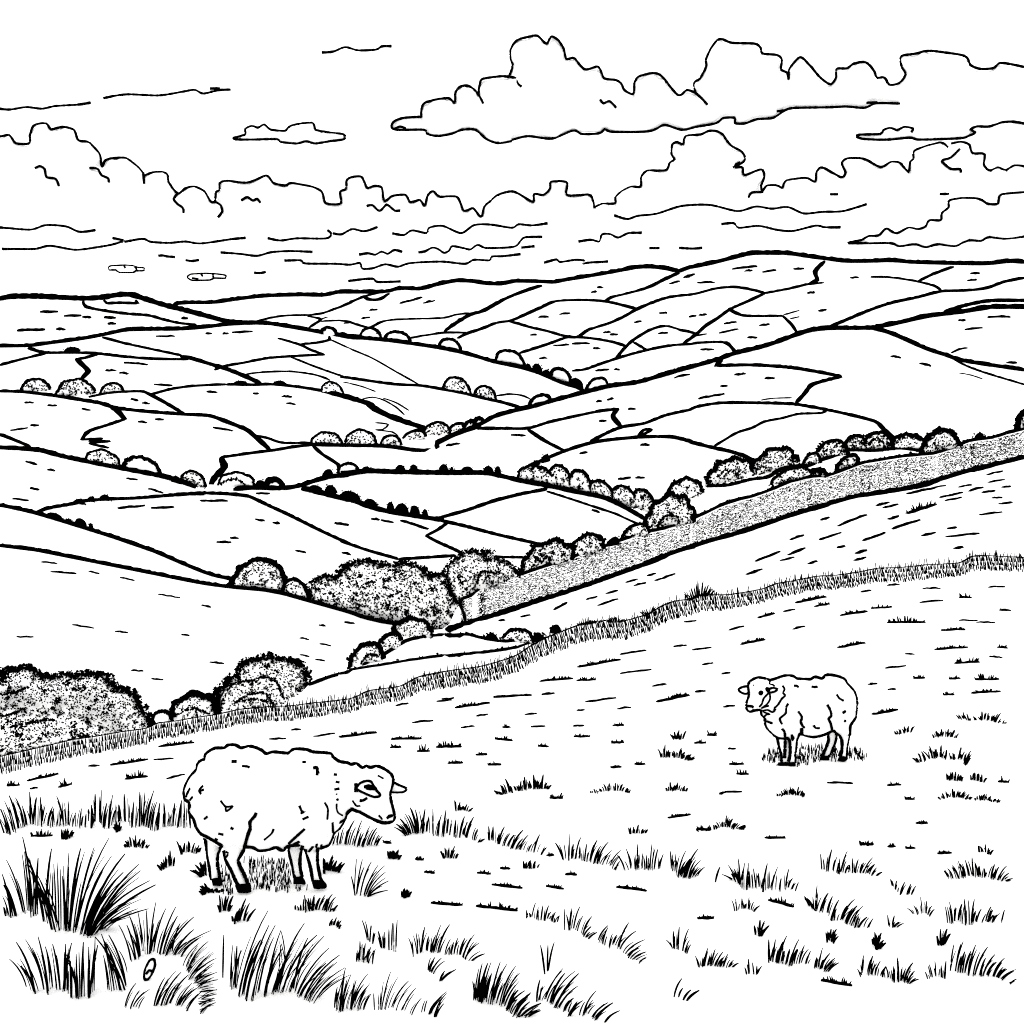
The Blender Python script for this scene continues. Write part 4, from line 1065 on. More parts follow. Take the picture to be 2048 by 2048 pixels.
tuft("dense W-shaped grass clump by the picture's edge", "Y5", "1510,1285,1498,1195 1540,1285,1520,1170 1550,1270,1555,1200 1570,1270,1590,1180 1610,1295,1602,1155 1640,1295,1658,1155 1650,1280,1665,1220 1670,1280,1695,1210 1720,1275,1750,1195 1735,1280,1760,1215 1760,1280,1785,1240 1810,1280,1825,1213", 1.2, 3.9, .5, MID, 3)
tuft("low grass clump beside the ragged turf stroke on the slope", "Y5", "335,1215,318,1160 345,1220,340,1153 375,1205,375,1150 390,1205,395,1180 410,1210,415,1143 425,1215,440,1170 440,1225,475,1190", .8, 3.6, .4, MID)
tuft("high grass fringe clump at the picture's edge behind the tallest clump", "Y1", "20,1065,-20,960 45,1070,0,930 75,1060,25,890 100,1040,50,858 135,1030,85,870 145,1020,120,910 170,1015,163,838 185,1015,203,868 230,1030,222,865 235,1000,250,910 265,1025,290,920 290,1030,295,930 330,1020,350,940 350,1020,313,863 375,1020,380,890 400,1030,420,950 440,1035,450,930 470,1030,475,960", 1.6, 3.4, .5, MID, 4)
tuft("high grass fringe clump touching the grazing sheep's rump", "Y1", "490,960,488,935 505,1040,505,910 525,1000,525,848 555,1010,560,828 570,1035,590,900 600,1040,622,855 640,1000,640,905 660,1000,655,910 690,1000,685,848 730,1030,740,890 770,1030,772,838 790,1020,800,840 805,1030,850,830 830,1050,865,895 870,1050,882,900 910,1030,905,900 935,1025,930,950 955,1025,965,900 985,1030,1003,885 1020,1035,1015,880 1050,1035,1040,930", 1.5, 3.6, .6, MID, 3)
SM = "small grass sprigs in the pasture"
tuft("little dark sprig below the edge fringe clump", "Y1", "342,1100,340,1045 360,1095,352,1050 370,1100,375,1040 385,1090,400,1050 395,1085,410,1060", .9, 3.6, .3, SM)
tuft("round burr-like sprig below the rump's fringe clump", "Y1", "640,1045,622,1035 645,1060,640,1000 655,1055,662,1005 660,1050,672,1030", 1.0, 3.6, .3, SM)
tuft("small fan sprig between the rump and the tallest clump", "Y1", "695,1145,682,1130 710,1140,690,1110 725,1140,715,1085 750,1145,748,1078 765,1140,775,1095 785,1150,800,1100 810,1150,828,1130", .7, 3.4, .3, SM)
tuft("short sprig touching the grazing sheep's far hind leg", "Y1", "1000,1185,975,1110 1015,1170,1020,1120 1040,1170,1042,1110 1060,1175,1075,1120 1085,1175,1100,1130 1100,1170,1112,1145", 1.0, 3.3, .3, SM)
tuft("slanting sprig with one straight blade, beside the tallest clump's tips", "Y1", "890,1270,865,1240 905,1265,890,1225 915,1255,915,1195 940,1245,938,1160 958,1245,963,1200", .6, 3.7, .3, SM)
tuft("fan of grass behind the grazing sheep's hind hooves", "Y2", "240,1130,152,1085 235,1130,190,1085 245,1125,190,1040 260,1120,235,1020 275,1120,270,1010", 2.0, 4.0, .3, SM, 3)
tuft("spiky sprig in front of the grazing sheep's hind hooves", "Y2", "260,1272,222,1245 275,1265,230,1205 290,1255,265,1185 320,1255,318,1228 360,1255,365,1225 400,1250,405,1225", 1.2, 4.5, .3, SM)
tuft("upright three-pronged sprig below the grazing sheep's hind hooves", "Y6", "1215,620,1200,580 1220,610,1210,525 1240,610,1247,530 1258,610,1287,530 1265,615,1285,580", .4, 3.8, .3, SM)
tuft("double sprig below the grazing sheep's belly", "Y6", "1285,670,1280,640 1295,685,1310,615 1320,665,1357,545 1345,665,1378,570 1365,670,1412,600", .7, 3.8, .3, SM)
tuft("low dense grass clump below the grazing sheep's front hooves", "Y6", "1630,605,1630,580 1660,610,1660,578 1690,615,1680,525 1710,605,1700,540 1720,610,1735,525 1740,600,1765,540 1760,605,1795,525 1790,610,1835,520 1810,610,1852,537 1840,615,1865,580", 1.2, 3.2, .3, SM, 3)
tuft("tiny sprig under the low dense clump", "Y6", "1818,695,1838,655 1845,690,1858,648 1865,700,1885,665 1870,710,1885,690", .8, 3.5, .3, SM)
tuft("grass sprig leaning out beside the grazing sheep's front leg", "Y2", "1190,1110,1185,990 1195,1080,1195,1000 1225,1085,1257,970 1255,1090,1290,1010 1285,1095,1330,1020 1300,1100,1350,1030", 1.2, 4.2, .3, SM)
tuft("fern-like fan of arched blades in front of the grazing sheep", "Y2", "1430,1280,1400,1130 1425,1270,1442,995 1440,1270,1487,1000 1445,1260,1500,1060 1470,1280,1556,1018 1475,1250,1540,1070 1500,1285,1610,1042 1500,1270,1600,1090 1510,1285,1660,1048 1520,1270,1620,1110 1525,1285,1665,1098 1525,1290,1670,1140 1530,1290,1692,1165 1535,1290,1640,1205 1540,1285,1684,1238", .0, 2.9, .3, SM, 2)
tuft("burr-like sprig above the fern-like fan", "Y2", "1690,985,1682,935 1710,990,1700,935 1725,985,1722,930 1745,990,1765,930 1760,990,1790,968", 1.0, 4.6, .3, SM)
tuft("burr-like sprig below the fern-like fan", "Y2", "1795,1290,1790,1250 1810,1300,1812,1225 1825,1295,1840,1235 1840,1290,1868,1250", .8, 4.6, .3, SM)
tuft("pointed little sprig behind the row of spiky clumps", "Y4", "640,665,632,610 655,665,663,618 670,660,685,640 690,665,702,630 715,668,737,650", 1.0, 3.5, .3, SM)
tuft("wide fan of grass alone on the open middle slope", "Y4", "870,575,848,555 895,578,855,560 905,575,885,525 935,565,912,490 950,565,940,530 985,555,975,530 995,555,1000,500 1020,550,1018,478 1050,545,1045,500 1075,545,1068,467 1090,545,1090,500 1112,545,1122,467 1130,545,1145,510 1145,548,1167,525", 1.0, 3.3, .4, SM)
tuft("low fan of grass below the standing sheep's chest, on the open slope", "Y4", "1385,568,1380,558 1410,570,1400,545 1445,560,1430,545 1470,555,1455,520 1485,555,1487,515 1520,555,1520,513 1545,555,1560,520 1575,565,1590,540 1595,570,1605,550", 1.2, 3.0, .4, SM)
tuft("short sprig next to the low fan on the open slope", "Y4", "1805,555,1797,540 1825,555,1822,508 1840,555,1850,525 1860,550,1865,510 1890,555,1905,530 1910,560,1920,540", 1.0, 3.2, .3, SM)
tuft("short sprig above the row's fourth clump", "Y4", "1600,795,1592,760 1620,790,1620,755 1640,790,1648,743 1665,790,1675,765 1685,790,1700,770", .9, 3.2, .3, SM)
tuft("dark sprig below the shaggy muzzle clump", "Y4", "270,930,262,900 285,930,278,890 300,930,300,890 310,932,322,880 325,935,342,912", 1.0, 3.4, .3, SM)
tuft("sprig of short blades in front of the spiky nose clump", "Y4", "570,930,552,890 585,925,578,870 600,925,602,868 615,925,635,860 640,930,655,905", .8, 3.3, .3, SM)
tuft("boxy little sprig between two dark turf strokes", "Y4", "1015,985,1012,945 1030,985,1028,950 1050,985,1050,938 1070,985,1078,945 1090,980,1102,962", .9, 3.5, .3, SM)
tuft("bristly sprig in the open beyond the standing sheep's muzzle", "Y4", "1840,270,1822,245 1850,270,1845,230 1865,270,1872,220 1880,270,1885,240 1895,265,1912,225", .9, 3.2, .3, SM)
tuft("wide bristly clump near the standing sheep, below the bristly sprig", "Y4", "1775,370,1753,325 1790,370,1795,300 1810,370,1815,330 1850,370,1840,335 1870,375,1885,320 1890,380,1905,340 1915,385,1940,355 1935,388,1960,375", 1.5, 3.2, .4, SM)
tuft("tiny fan sprig at the end of the long turf strokes", "Y4", "345,1140,338,1110 355,1145,352,1098 365,1145,370,1100 375,1140,397,1115", .8, 3.6, .3, SM)
tuft("low fan of grass straight below the standing sheep", "Y5", "575,585,565,572 600,585,590,555 620,578,610,545 645,575,640,530 660,575,655,540 680,580,690,533 700,582,712,555 715,588,722,570", 1.2, 3.0, .4, SM)
tuft("narrow dark fan of grass on the slope beside the standing sheep", "Y5", "1225,245,1217,228 1250,242,1240,215 1275,235,1270,200 1290,230,1295,200 1310,230,1328,200", 1.1, 3.0, .3, SM)
tuft("round bristly fan of grass near the picture's edge beside the standing sheep", "Y5", "1435,265,1425,245 1460,260,1445,225 1480,255,1475,215 1510,255,1515,215 1535,260,1550,220 1555,265,1572,240", 1.3, 3.0, .3, SM)
tuft("wide double fan of grass below the round bristly one", "Y5", "1345,400,1315,375 1365,395,1345,350 1390,390,1365,340 1425,375,1410,310 1450,375,1440,325 1470,370,1475,305 1500,380,1505,330 1545,385,1540,350 1575,375,1585,315 1600,390,1615,350 1605,415,1640,335 1620,400,1638,375", 1.3, 3.1, .4, SM, 3)
tuft("ragged low grass clump at the picture's edge above the bristly fan", "Y5", "1575,160,1557,140 1600,160,1595,120 1625,165,1615,130 1670,165,1650,148 1700,165,1700,118 1730,168,1735,125 1755,170,1770,140 1775,178,1803,128 1820,185,1838,180", 1.4, 3.0, .3, SM)
tuft("blocky sprig, first of three abreast near the picture's edge", "Y5", "1508,497,1502,460 1530,495,1528,452 1550,500,1555,450 1575,500,1585,470 1585,500,1598,480", 1.4, 3.2, .3, SM)
tuft("open sprig, middle one of three abreast near the picture's edge", "Y5", "1640,498,1637,468 1660,498,1660,455 1680,500,1682,460 1698,505,1700,465 1710,508,1730,485", .7, 3.3, .3, SM)
tuft("low wide fan under the three abreast sprigs", "Y5", "1465,600,1455,590 1490,600,1480,570 1510,595,1500,560 1540,590,1537,545 1560,590,1570,555 1585,595,1605,560 1610,605,1630,575 1630,605,1648,590", 1.3, 3.0, .3, SM)
tuft("trailing low sprig beside the low wide fan", "Y5", "1665,605,1658,598 1690,605,1685,580 1705,605,1715,575 1740,612,1750,585 1770,615,1778,600 1790,620,1803,610", 1.3, 3.0, .3, SM)
tuft("long low clump with a tall middle, below the standing sheep's forelegs", "Y5", "130,778,122,765 155,778,150,745 190,775,180,765 225,770,215,745 250,760,235,730 270,755,265,725 285,755,290,692 305,755,325,710 325,770,355,735 360,770,395,745 380,770,395,755", 1.2, 3.0, .4, SM)
tuft("small comb-like sprig between the sixth clump and the open slope", "Y5", "1030,858,1022,832 1050,858,1045,838 1065,858,1070,835 1085,858,1102,845", 1.0, 3.2, .3, SM)
tuft("small three-bladed sprig above the fan-shaped edge clump", "Y5", "1685,895,1680,860 1705,890,1685,862 1720,895,1718,852 1745,910,1765,882 1730,905,1745,885", .5, 3.4, .3, SM)
tuft("V-shaped sprig above the low comb of leaning blades", "Y8", "450,610,443,560 470,620,475,528 478,615,500,535 482,620,527,560", .5, 3.8, .3, SM)
tuft("tiny tangled sprig below the descending swept clump", "Y8", "845,655,838,598 860,640,868,578 870,650,898,580 878,658,908,620", .9, 3.5, .3, SM)
tuft("dark V-shaped sprig above the wavy lower clump", "Y8", "1100,665,1092,635 1115,692,1108,598 1120,690,1145,600 1130,685,1158,640 1140,685,1172,655", .9, 3.7, .3, SM)
tuft("open V-shaped sprig above the big edge clump", "Y8", "1460,670,1450,620 1472,668,1470,580 1485,668,1508,578 1495,660,1527,605", .3, 3.9, .3, SM)
LOW = "grass clumps along the lower slope"
tuft("comb of leaning blades low on the slope, with two separate uprights", "Y8", "523,765,523,638 545,760,560,638 565,765,600,650 575,765,622,618 600,765,610,700 620,770,640,690 640,780,692,633 650,780,680,690 690,770,720,670 730,770,755,700 780,790,790,740 800,790,820,685 810,800,862,713 830,810,890,740 850,815,912,765", 1.2, 3.9, .5, LOW, 3)
tuft("low sloping clump before the comb of leaning blades", "Y8", "135,790,118,728 155,785,160,735 165,785,188,683 190,780,200,720 205,780,228,690 230,785,272,705 250,785,280,730 270,790,300,715 300,790,330,750 325,790,357,768", 1.1, 3.7, .4, LOW, 2)
tuft("small forked sprig under the comb of leaning blades", "Y8", "400,830,390,792 415,825,410,743 440,825,432,765 455,830,458,780 465,820,485,785", .5, 3.8, .3, LOW)
tuft("wavy clump with a hairpin blade, at the lower edge", "Y8", "1030,845,1012,800 1035,820,1047,725 1075,830,1097,728 1090,830,1120,770 1110,835,1140,755 1150,845,1170,785 1185,845,1168,785 1215,875,1210,785 1240,870,1232,738 1255,860,1260,790 1270,870,1320,765 1290,875,1330,810 1300,880,1355,855", 1.1, 3.7, .5, LOW, 3)
tuft("upright clump wedged before the big edge clump", "Y8", "1400,855,1385,815 1425,845,1408,775 1445,840,1440,755 1475,845,1475,780 1495,855,1502,755", .8, 3.8, .4, LOW, 2)
tuft("big sloping grass clump in the lower corner by the picture's edge", "Y8", "1525,810,1545,665 1553,812,1597,648 1580,820,1605,705 1605,820,1640,700 1625,830,1665,668 1660,835,1732,678 1690,835,1720,740 1705,840,1772,720 1730,835,1780,760 1760,840,1825,740 1790,850,1840,800 1805,855,1887,803 1855,885,1892,855", 1.0, 3.9, .5, LOW, 3)

# the oval pebble among the grass
pp = smooth(pts("Y6 797,985 800,940 822,893 835,880 852,882 855,915 835,965 815,990"), 2, closed=True)
dP = S["F"].dist(pp[0][0], pp[0][1] + 2)
pb = Puff(pp, dP, .8, cells=8)
mb = MB()
pb.mesh(mb, 0)
pb.stroke(mb, pp + pp[:1], 4.0, 1, 2, .1, False, True)
pb.stroke(mb, pts("Y6 808,960 822,940 838,945"), 3.5, 1, 2)
tag(recentre(mb.build("pebble", [M_STONE, M_INK])), "small upright oval white pebble ringed by arching grass", "pebble")
# ------------------------------------------------------------------ clouds
def cloud(label, d, body, strokes, marks=(), w=3.7, cat="cloud", group="heaped clouds"):
    """body: closed outline; strokes: its dark edges; marks: folds on its front"""
    poly = resample(pts(body), 14)
    pf = Puff(poly, d, .8, cells=12)
    mb = MB()
    pf.mesh(mb, 0)
    for sp in strokes:
        pf.stroke(mb, pts(sp), w, 1, 3.5, .12, True, True)
    for sp in marks:
        pf.stroke(mb, pts(sp), w, 1, 3.5, .12, True, False)
    tag(recentre(mb.build("cloud", [M_CLOUD, M_INK])), label, cat, group)


TOP1 = "Z1 1588,442 1592,405 1610,385 1690,370 1715,388 1718,350 1735,328 1762,323 1790,338 1805,357"
TOP2 = "Z1 1805,357 1812,310 1825,297 1890,288 1920,290"
TOP3 = "Z1 1920,290 1932,258 | Z2 2,240 -4,225 -5,190 15,155 50,142 95,135 130,165 148,138 175,152 195,185 205,222 235,220 275,262 325,252 348,295 390,302 412,315 425,340 457,355 463,310 485,286 555,280 625,358 660,340 692,350"
TOP4 = "Z2 692,350 688,312 710,295 733,250 732,225 750,185 775,152 795,148 830,162 915,165 938,180 945,202 1000,208 1018,225 1015,262 1038,275 1044,298 1048,258 1088,216 1125,248 1160,290 1200,318 1222,295 1225,260 1262,258 1290,240 1335,235 1368,270 1375,293 1405,293 1425,320 1462,312 1485,280 1470,250 1470,212 1520,203 1570,192 1630,198 1710,212 1730,245 1765,260 1815,257 1840,238 1880,242 1940,255"
LOWL = "Z1 1588,440 1520,445 1485,460 1478,480 1500,490 1600,490 1612,505 1650,513 1700,506 1745,490 1795,491 1835,525 1880,540 1932,532"
LOWR = "Z2 0,528 60,514 150,523 230,493 265,506 330,503 350,488 380,498 520,495 575,472 640,490 700,478 770,465 797,446 840,445 842,465 880,466 925,450 985,445 1025,420 1060,408 1200,405 1260,402 1330,407 1375,390 1462,391"
cloud("largest heaped cloud, high in the sky with a long flat base", 4200,
      TOP1 + " | " + TOP2 + " | " + TOP3 + " | " + TOP4 + " | Z2 1960,330 1700,392 1462,394 1330,410 1200,408 1060,410 985,447 880,468 770,468 640,492 520,497 380,500 230,497 150,524 0,530 | Z1 1880,541 1835,526 1795,493 1745,492 1650,514 1612,506 1600,492 1500,490 1480,482 1485,461 1520,446",
      [TOP1, TOP2, TOP3, TOP4, LOWL, LOWR],
      ["Z1 1805,357 1814,372 1822,388", "Z2 -16,288 15,295 22,315 36,326", "Z2 692,350 715,370 737,394", "Z2 332,375 345,390 368,382 393,407", "Z2 1000,420 1030,416", "Z2 1338,388 1378,386", "Z1 1490,486 1510,478 1530,484"])
SM_ = "Z1 880,521 925,507 925,487 950,476 975,482 997,471 1022,489 1075,494 1090,479 1130,468 1180,465 1192,490 1240,500 1297,508 1297,525 1240,533 1190,541 1155,533 1120,541 1060,535 1045,525 960,526 890,526"
cloud("small cloud with a scalloped top and flat base floating alone", 4000, SM_, [SM_ + " 880,521"])
BL1 = "Z1 -10,516 0,515 35,511 60,540 110,541 113,510 130,472 175,467 193,488 235,479 278,490 295,528 335,538 375,580 385,628 400,603 440,596 478,598 520,630 541,655"
BL2 = "Z1 541,665 570,652 615,650 632,660 638,690 672,730 700,710 735,705 770,722 795,760 815,762"
cloud("heaped cloud stepping down from the picture's edge", 3900, BL1 + " | Z1 545,660 570,652 615,650 632,660 638,690 672,730 700,710 735,705 770,722 795,760 815,762 835,790 820,835 -30,835 -40,516",
      [BL1, BL2], ["Z1 541,652 544,692", "Z1 672,730 655,750 668,768 690,785 692,802", "Z1 132,635 150,627 168,637 176,668 210,675 222,703", "Z1 338,634 368,637 382,660 408,672 410,688"])
BM = "Z1 812,760 815,725 828,718 830,690 860,683 935,689 1005,663 1032,690 1075,700 1100,691 1180,706 1215,725 1230,766 1285,768 1283,725 1305,713 1308,680 1330,668 1365,668 1385,708 1410,702 1440,708 1450,758 1480,740 1530,736 1548,762 1585,755 1602,776 1615,735 1635,722 1660,742 1725,744 1750,795 1785,786 1815,818 1828,780 1850,760 1880,735 1932,722 | Z2 40,740 80,762 83,733 120,735 143,712 145,688 170,684 208,690 209,736 290,735 305,755 310,784"
cloud("long low heaped cloud band across the middle of the sky", 3800, BM + " | Z2 312,830 0,835 | Z1 1700,838 1300,830 860,835 838,800 830,775",
      [BM], ["Z1 815,762 833,775 838,800 822,820", "Z1 910,757 933,744 955,757 970,750 983,765", "Z1 1383,778 1405,774 1432,796 1460,772 1490,795 1510,795"])
BT = "Z2 310,784 340,770 388,767 390,745 415,722 450,705 485,703 488,668 510,645 580,642 595,615 613,602 602,580 605,545 625,536 645,545 655,515 710,507 750,493 790,503 825,548 870,575 878,605 845,630 870,632 877,660 940,640 953,665 940,700 945,725"
cloud("tall dome-topped cloud towering over the cloud band", 3700, BT + " | Z2 900,762 700,772 600,780 500,805 435,822 350,812", [BT], ["Z2 945,725 905,727 893,745", "Z2 860,612 832,632"])
BR = "Z2 945,725 960,702 1000,700 1020,708 1035,682 1110,672 1143,686 1150,648 1172,632 1240,668 1258,652 1245,615 1265,598 1330,600 1388,630 1430,612 1465,615 1495,650 1503,610 1515,600 1518,570 1560,553 1620,538 1645,557"
BR2 = "Z2 1658,542 1690,536 1725,545 1737,577 1783,582 1780,620 1800,643 1835,632 1862,642 1895,625 1940,628"
cloud("heaped cloud rising towards the picture's edge beside the tall dome", 3600, BR + " | Z2 1658,544 1690,537 1725,546 1737,578 1783,583 1780,621 1800,644 1835,633 1862,643 1895,626 1960,628 1960,718 1840,726 1700,742 1500,760 1200,770 1000,765", [BR, BR2],
      ["Z2 1690,562 1655,595 1622,607 1655,637 1690,638 1694,652"])
FR = "Z2 1508,497 1513,485 1480,479 1455,490 1425,483 1400,492 1390,505 1310,508 1300,516 1330,525 1420,527 1500,520 1540,527 1690,522 1725,512 1748,500 1730,488 1755,477 1800,477 1850,462 1890,459 1940,467"
cloud("flat-bottomed thin cloud under the largest cloud's end", 4000, "Z2 1300,516 1310,508 1390,505 1400,492 1425,483 1455,490 1480,479 1513,485 1560,496 1640,498 1730,490 1755,477 1800,477 1850,462 1890,459 1960,467 1960,505 1748,504 1725,513 1690,523 1540,528 1500,522 1420,528 1330,526", [FR])
LR1 = "Z2 1940,725 1845,735 1833,768 1795,768 1760,750 1700,748 1650,757 1647,783 1622,805 1617,830 1575,832 1560,855 1530,865 1495,860 1450,880 1412,863 1385,887 1345,892 1320,905 1270,918 1420,917 1460,928 1520,922 1560,932 1610,922 1670,928 1720,908 1770,908 1800,895 1860,900 1940,892"
cloud("low stepped cloud tapering to a point just above the long flat skyline", 3400, LR1.replace("1940,725", "1980,722").replace("1940,892", "1980,890"), [LR1])
OV = "little oval clouds above the skyline"
cloud("higher one of two little oval clouds, just above the hills", 3300, "Z3 600,150 620,143 690,140 735,143 760,152 797,155 795,168 750,170 735,178 660,178 640,165 605,165", ["Z3 600,158 605,147 620,143 690,140 735,143 760,152 797,155 795,168 750,170 735,178 660,178 640,165 605,165 600,158", "Z3 745,150 755,160 748,170", "Z3 685,142 690,154"], w=2.9, group=OV)
cloud("lower one of two little oval clouds, just above the hills", 3250, "Z3 1033,205 1055,190 1140,185 1210,190 1250,197 1245,210 1180,210 1160,220 1062,222", ["Z3 1033,205 1055,190 1140,185 1210,190 1250,197 1245,210 1180,210 1160,220 1062,222 1033,205", "Z3 1175,190 1178,210", "Z3 1060,210 1095,215", "Z3 1110,188 1118,200"], w=2.9, group=OV)


def wisp(label, spec, d=3500, w=5.6, more=(), thick=9.0):
    """a thin streak of cloud: a slim white roll with a dark upper edge"""
    mb = MB()
    for sp in (spec,) + tuple(more):
        p = smooth(pts(sp), 3.5)
        n = len(p)
        q = [at(x, y + thick * .42, d) for x, y in p]
        u = wid(p[0][0], p[0][1], d, 1.0)
        mb.tube(q, [u * thick / 2 * min(1, .25 + .1 * min(i, n - 1 - i)) * (.85 if n > 4 else 1) for i in range(n)], 0, 8)
        mb.tube([at(x, y, d - u * 2) for x, y in p], [u * w / 2 * random.uniform(.85, 1.15) for _ in p], 1, 5)
    tag(recentre(mb.build("cloud_streak", [M_CLOUD, M_INK])), label, "cloud streak", "thin cloud streaks")


wisp("lone short wavy streak, highest in the sky", "Z1 1214,198 1260,195 1303,179 1352,191 1420,188 1442,175 1478,174")
wisp("long straight streak touching the picture's edge, high above the clouds", "Z1 -8,409 40,414 100,405 160,411 210,401 290,396 342,387")
wisp("long rising streak with an arrow-like tip, high in the clear sky", "Z1 390,370 480,357 600,361 690,347 735,340 768,354 830,340 870,338", more=("Z1 792,334 830,334",))
wisp("long arched streak under the tall dome-topped cloud", "Z2 385,812 435,827 475,815 545,807 640,778 745,774 850,797 920,780 980,788 1040,782 1100,806 1170,800 1250,797 1338,770", d=3300)
wisp("gently wavy streak second below the tall dome-topped cloud", "Z2 790,845 835,842 855,860 930,853 1000,868 1060,872 1145,852 1180,858 1240,857", d=3300)
wisp("short bumpy streak between the dome cloud and the skyline", "Z2 250,911 297,905 330,912 340,885 370,884 400,897 440,880 490,878", d=3300)
wisp("tiny straight streak above the skyline's highest rise", "Z2 518,936 557,936", d=3300, thick=6)
wisp("short rippled streak above the skyline's highest rise", "Z2 630,935 680,938 718,935", d=3300, thick=6)
wisp("tiny dash streak beneath the heaped cloud by the dome", "Z2 1200,733 1230,733", d=3200, thick=6)
wisp("tiny dash streak above the low stepped cloud", "Z2 1615,732 1648,732", d=3200, thick=6)
wisp("wavy streak from the picture's edge below the stepping cloud", "Z1 -8,858 0,858 115,867 175,850 250,855 300,875 360,868")
wisp("long streak from the picture's edge ending in a hook", "Z1 8,939 130,940 190,928 285,943 370,933 430,922 465,908 425,898")
wisp("long level streak continuing past the hooked one", "Z1 470,912 540,902 570,913 640,917 700,912 760,919 880,902 927,897")
wisp("flat streak with an upturned end below the cloud band", "Z1 1010,898 1060,908 1120,900 1230,900 1250,882 1235,868")
wisp("wavy streak rising from the upturned end", "Z1 1256,880 1290,884 1330,865 1375,873 1425,856")
wisp("long scalloped streak under the middle of the cloud band", "Z1 1480,880 1525,887 1555,870 1610,880 1620,860 1670,853 1740,880 1790,850 1850,848 1932,860 | Z2 25,847 75,851 135,842")
wisp("thin sagging streak in the clear band over the hills", "Z3 1218,68 1330,78 1420,88 1500,68 1600,62 1725,65")
wisp("longest low streak with a step in its middle", "Z3 1570,113 1660,113 1685,130 1850,132 1932,137 | Z4 110,128 122,158 180,157 250,135 320,148 390,128 560,120 690,132 740,110 825,113 840,92 900,90 998,77", d=3400)
wisp("short toothed streak over the longest low one", "Z4 105,80 155,73 195,82 230,65 265,77 300,55 345,65", d=3400)
wisp("scalloped streak curling upward at its end, over the low streaks", "Z4 432,68 470,62 510,43 540,50 575,72 605,58 620,35 680,45 720,53 760,28 810,45 960,38 1000,3 | Z2 50,896 115,893", d=3400)
wisp("short straight streak at the curled streak's end", "Z4 1000,42 1075,34", d=3400, thick=6)
wisp("rippled streak low over the far ridge", "Z4 1125,125 1150,118 1195,108 1215,122 1300,110 1350,115 1340,130 1380,125 1480,118", d=3400)
wisp("lowest streak, almost touching the far ridge", "Z4 45,226 140,215 185,215 210,232 335,228", d=3300, thick=7)
wisp("small two-part dash over the little oval clouds", "Z3 875,87 900,85 920,90 965,94", thick=6)
wisp("small wavy dash between the oval clouds and the sagging streak", "Z3 1025,111 1060,116 1098,110", thick=6)
wisp("small dash beyond the lower oval cloud", "Z3 1403,181 1440,182 1467,176", d=3300, thick=6)
# ------------------------------------------------------------------ sheep
def grow(mb, name, voxel):
    """weld the trunk, neck, head and legs into one continuous surface"""
    o = mb.build(name, [M_FLEECE])
    m = o.modifiers.new("weld", "REMESH")
    m.mode = "VOXEL"
    m.voxel_size = voxel
    m.use_smooth_shade = True
    dg = bpy.context.evaluated_depsgraph_get()
    ev = o.evaluated_get(dg)
    me = bpy.data.meshes.new_from_object(ev)
    vs = [tuple(v.co) for v in me.vertices]
    fs = [tuple(p.vertices) for p in me.polygons]
    bpy.data.objects.remove(o)
    return vs, fs


def limb(mb, path, d0, d1):
    """path: (px, py, width px) centre line of a leg from inside the body down to the hoof; distance goes d0 -> d1"""
    P, R = [], []
    q = []
    for a, b in zip(path[:-1], path[1:]):
        for k in range(6):
            u = k / 6
            q.append([a[c] + (b[c] - a[c]) * u for c in range(3)])
    q.append(list(path[-1]))
    for i, (x, y, w) in enumerate(q):
        u = min(1.0, i / (len(q) - 1) * 1.6)
        d = d0 + (d1 - d0) * u
        P.append(at(x, y, d))
        R.append(wid(x, y, d, w) / 2)
    mb.tube(P, R, 0, 12)


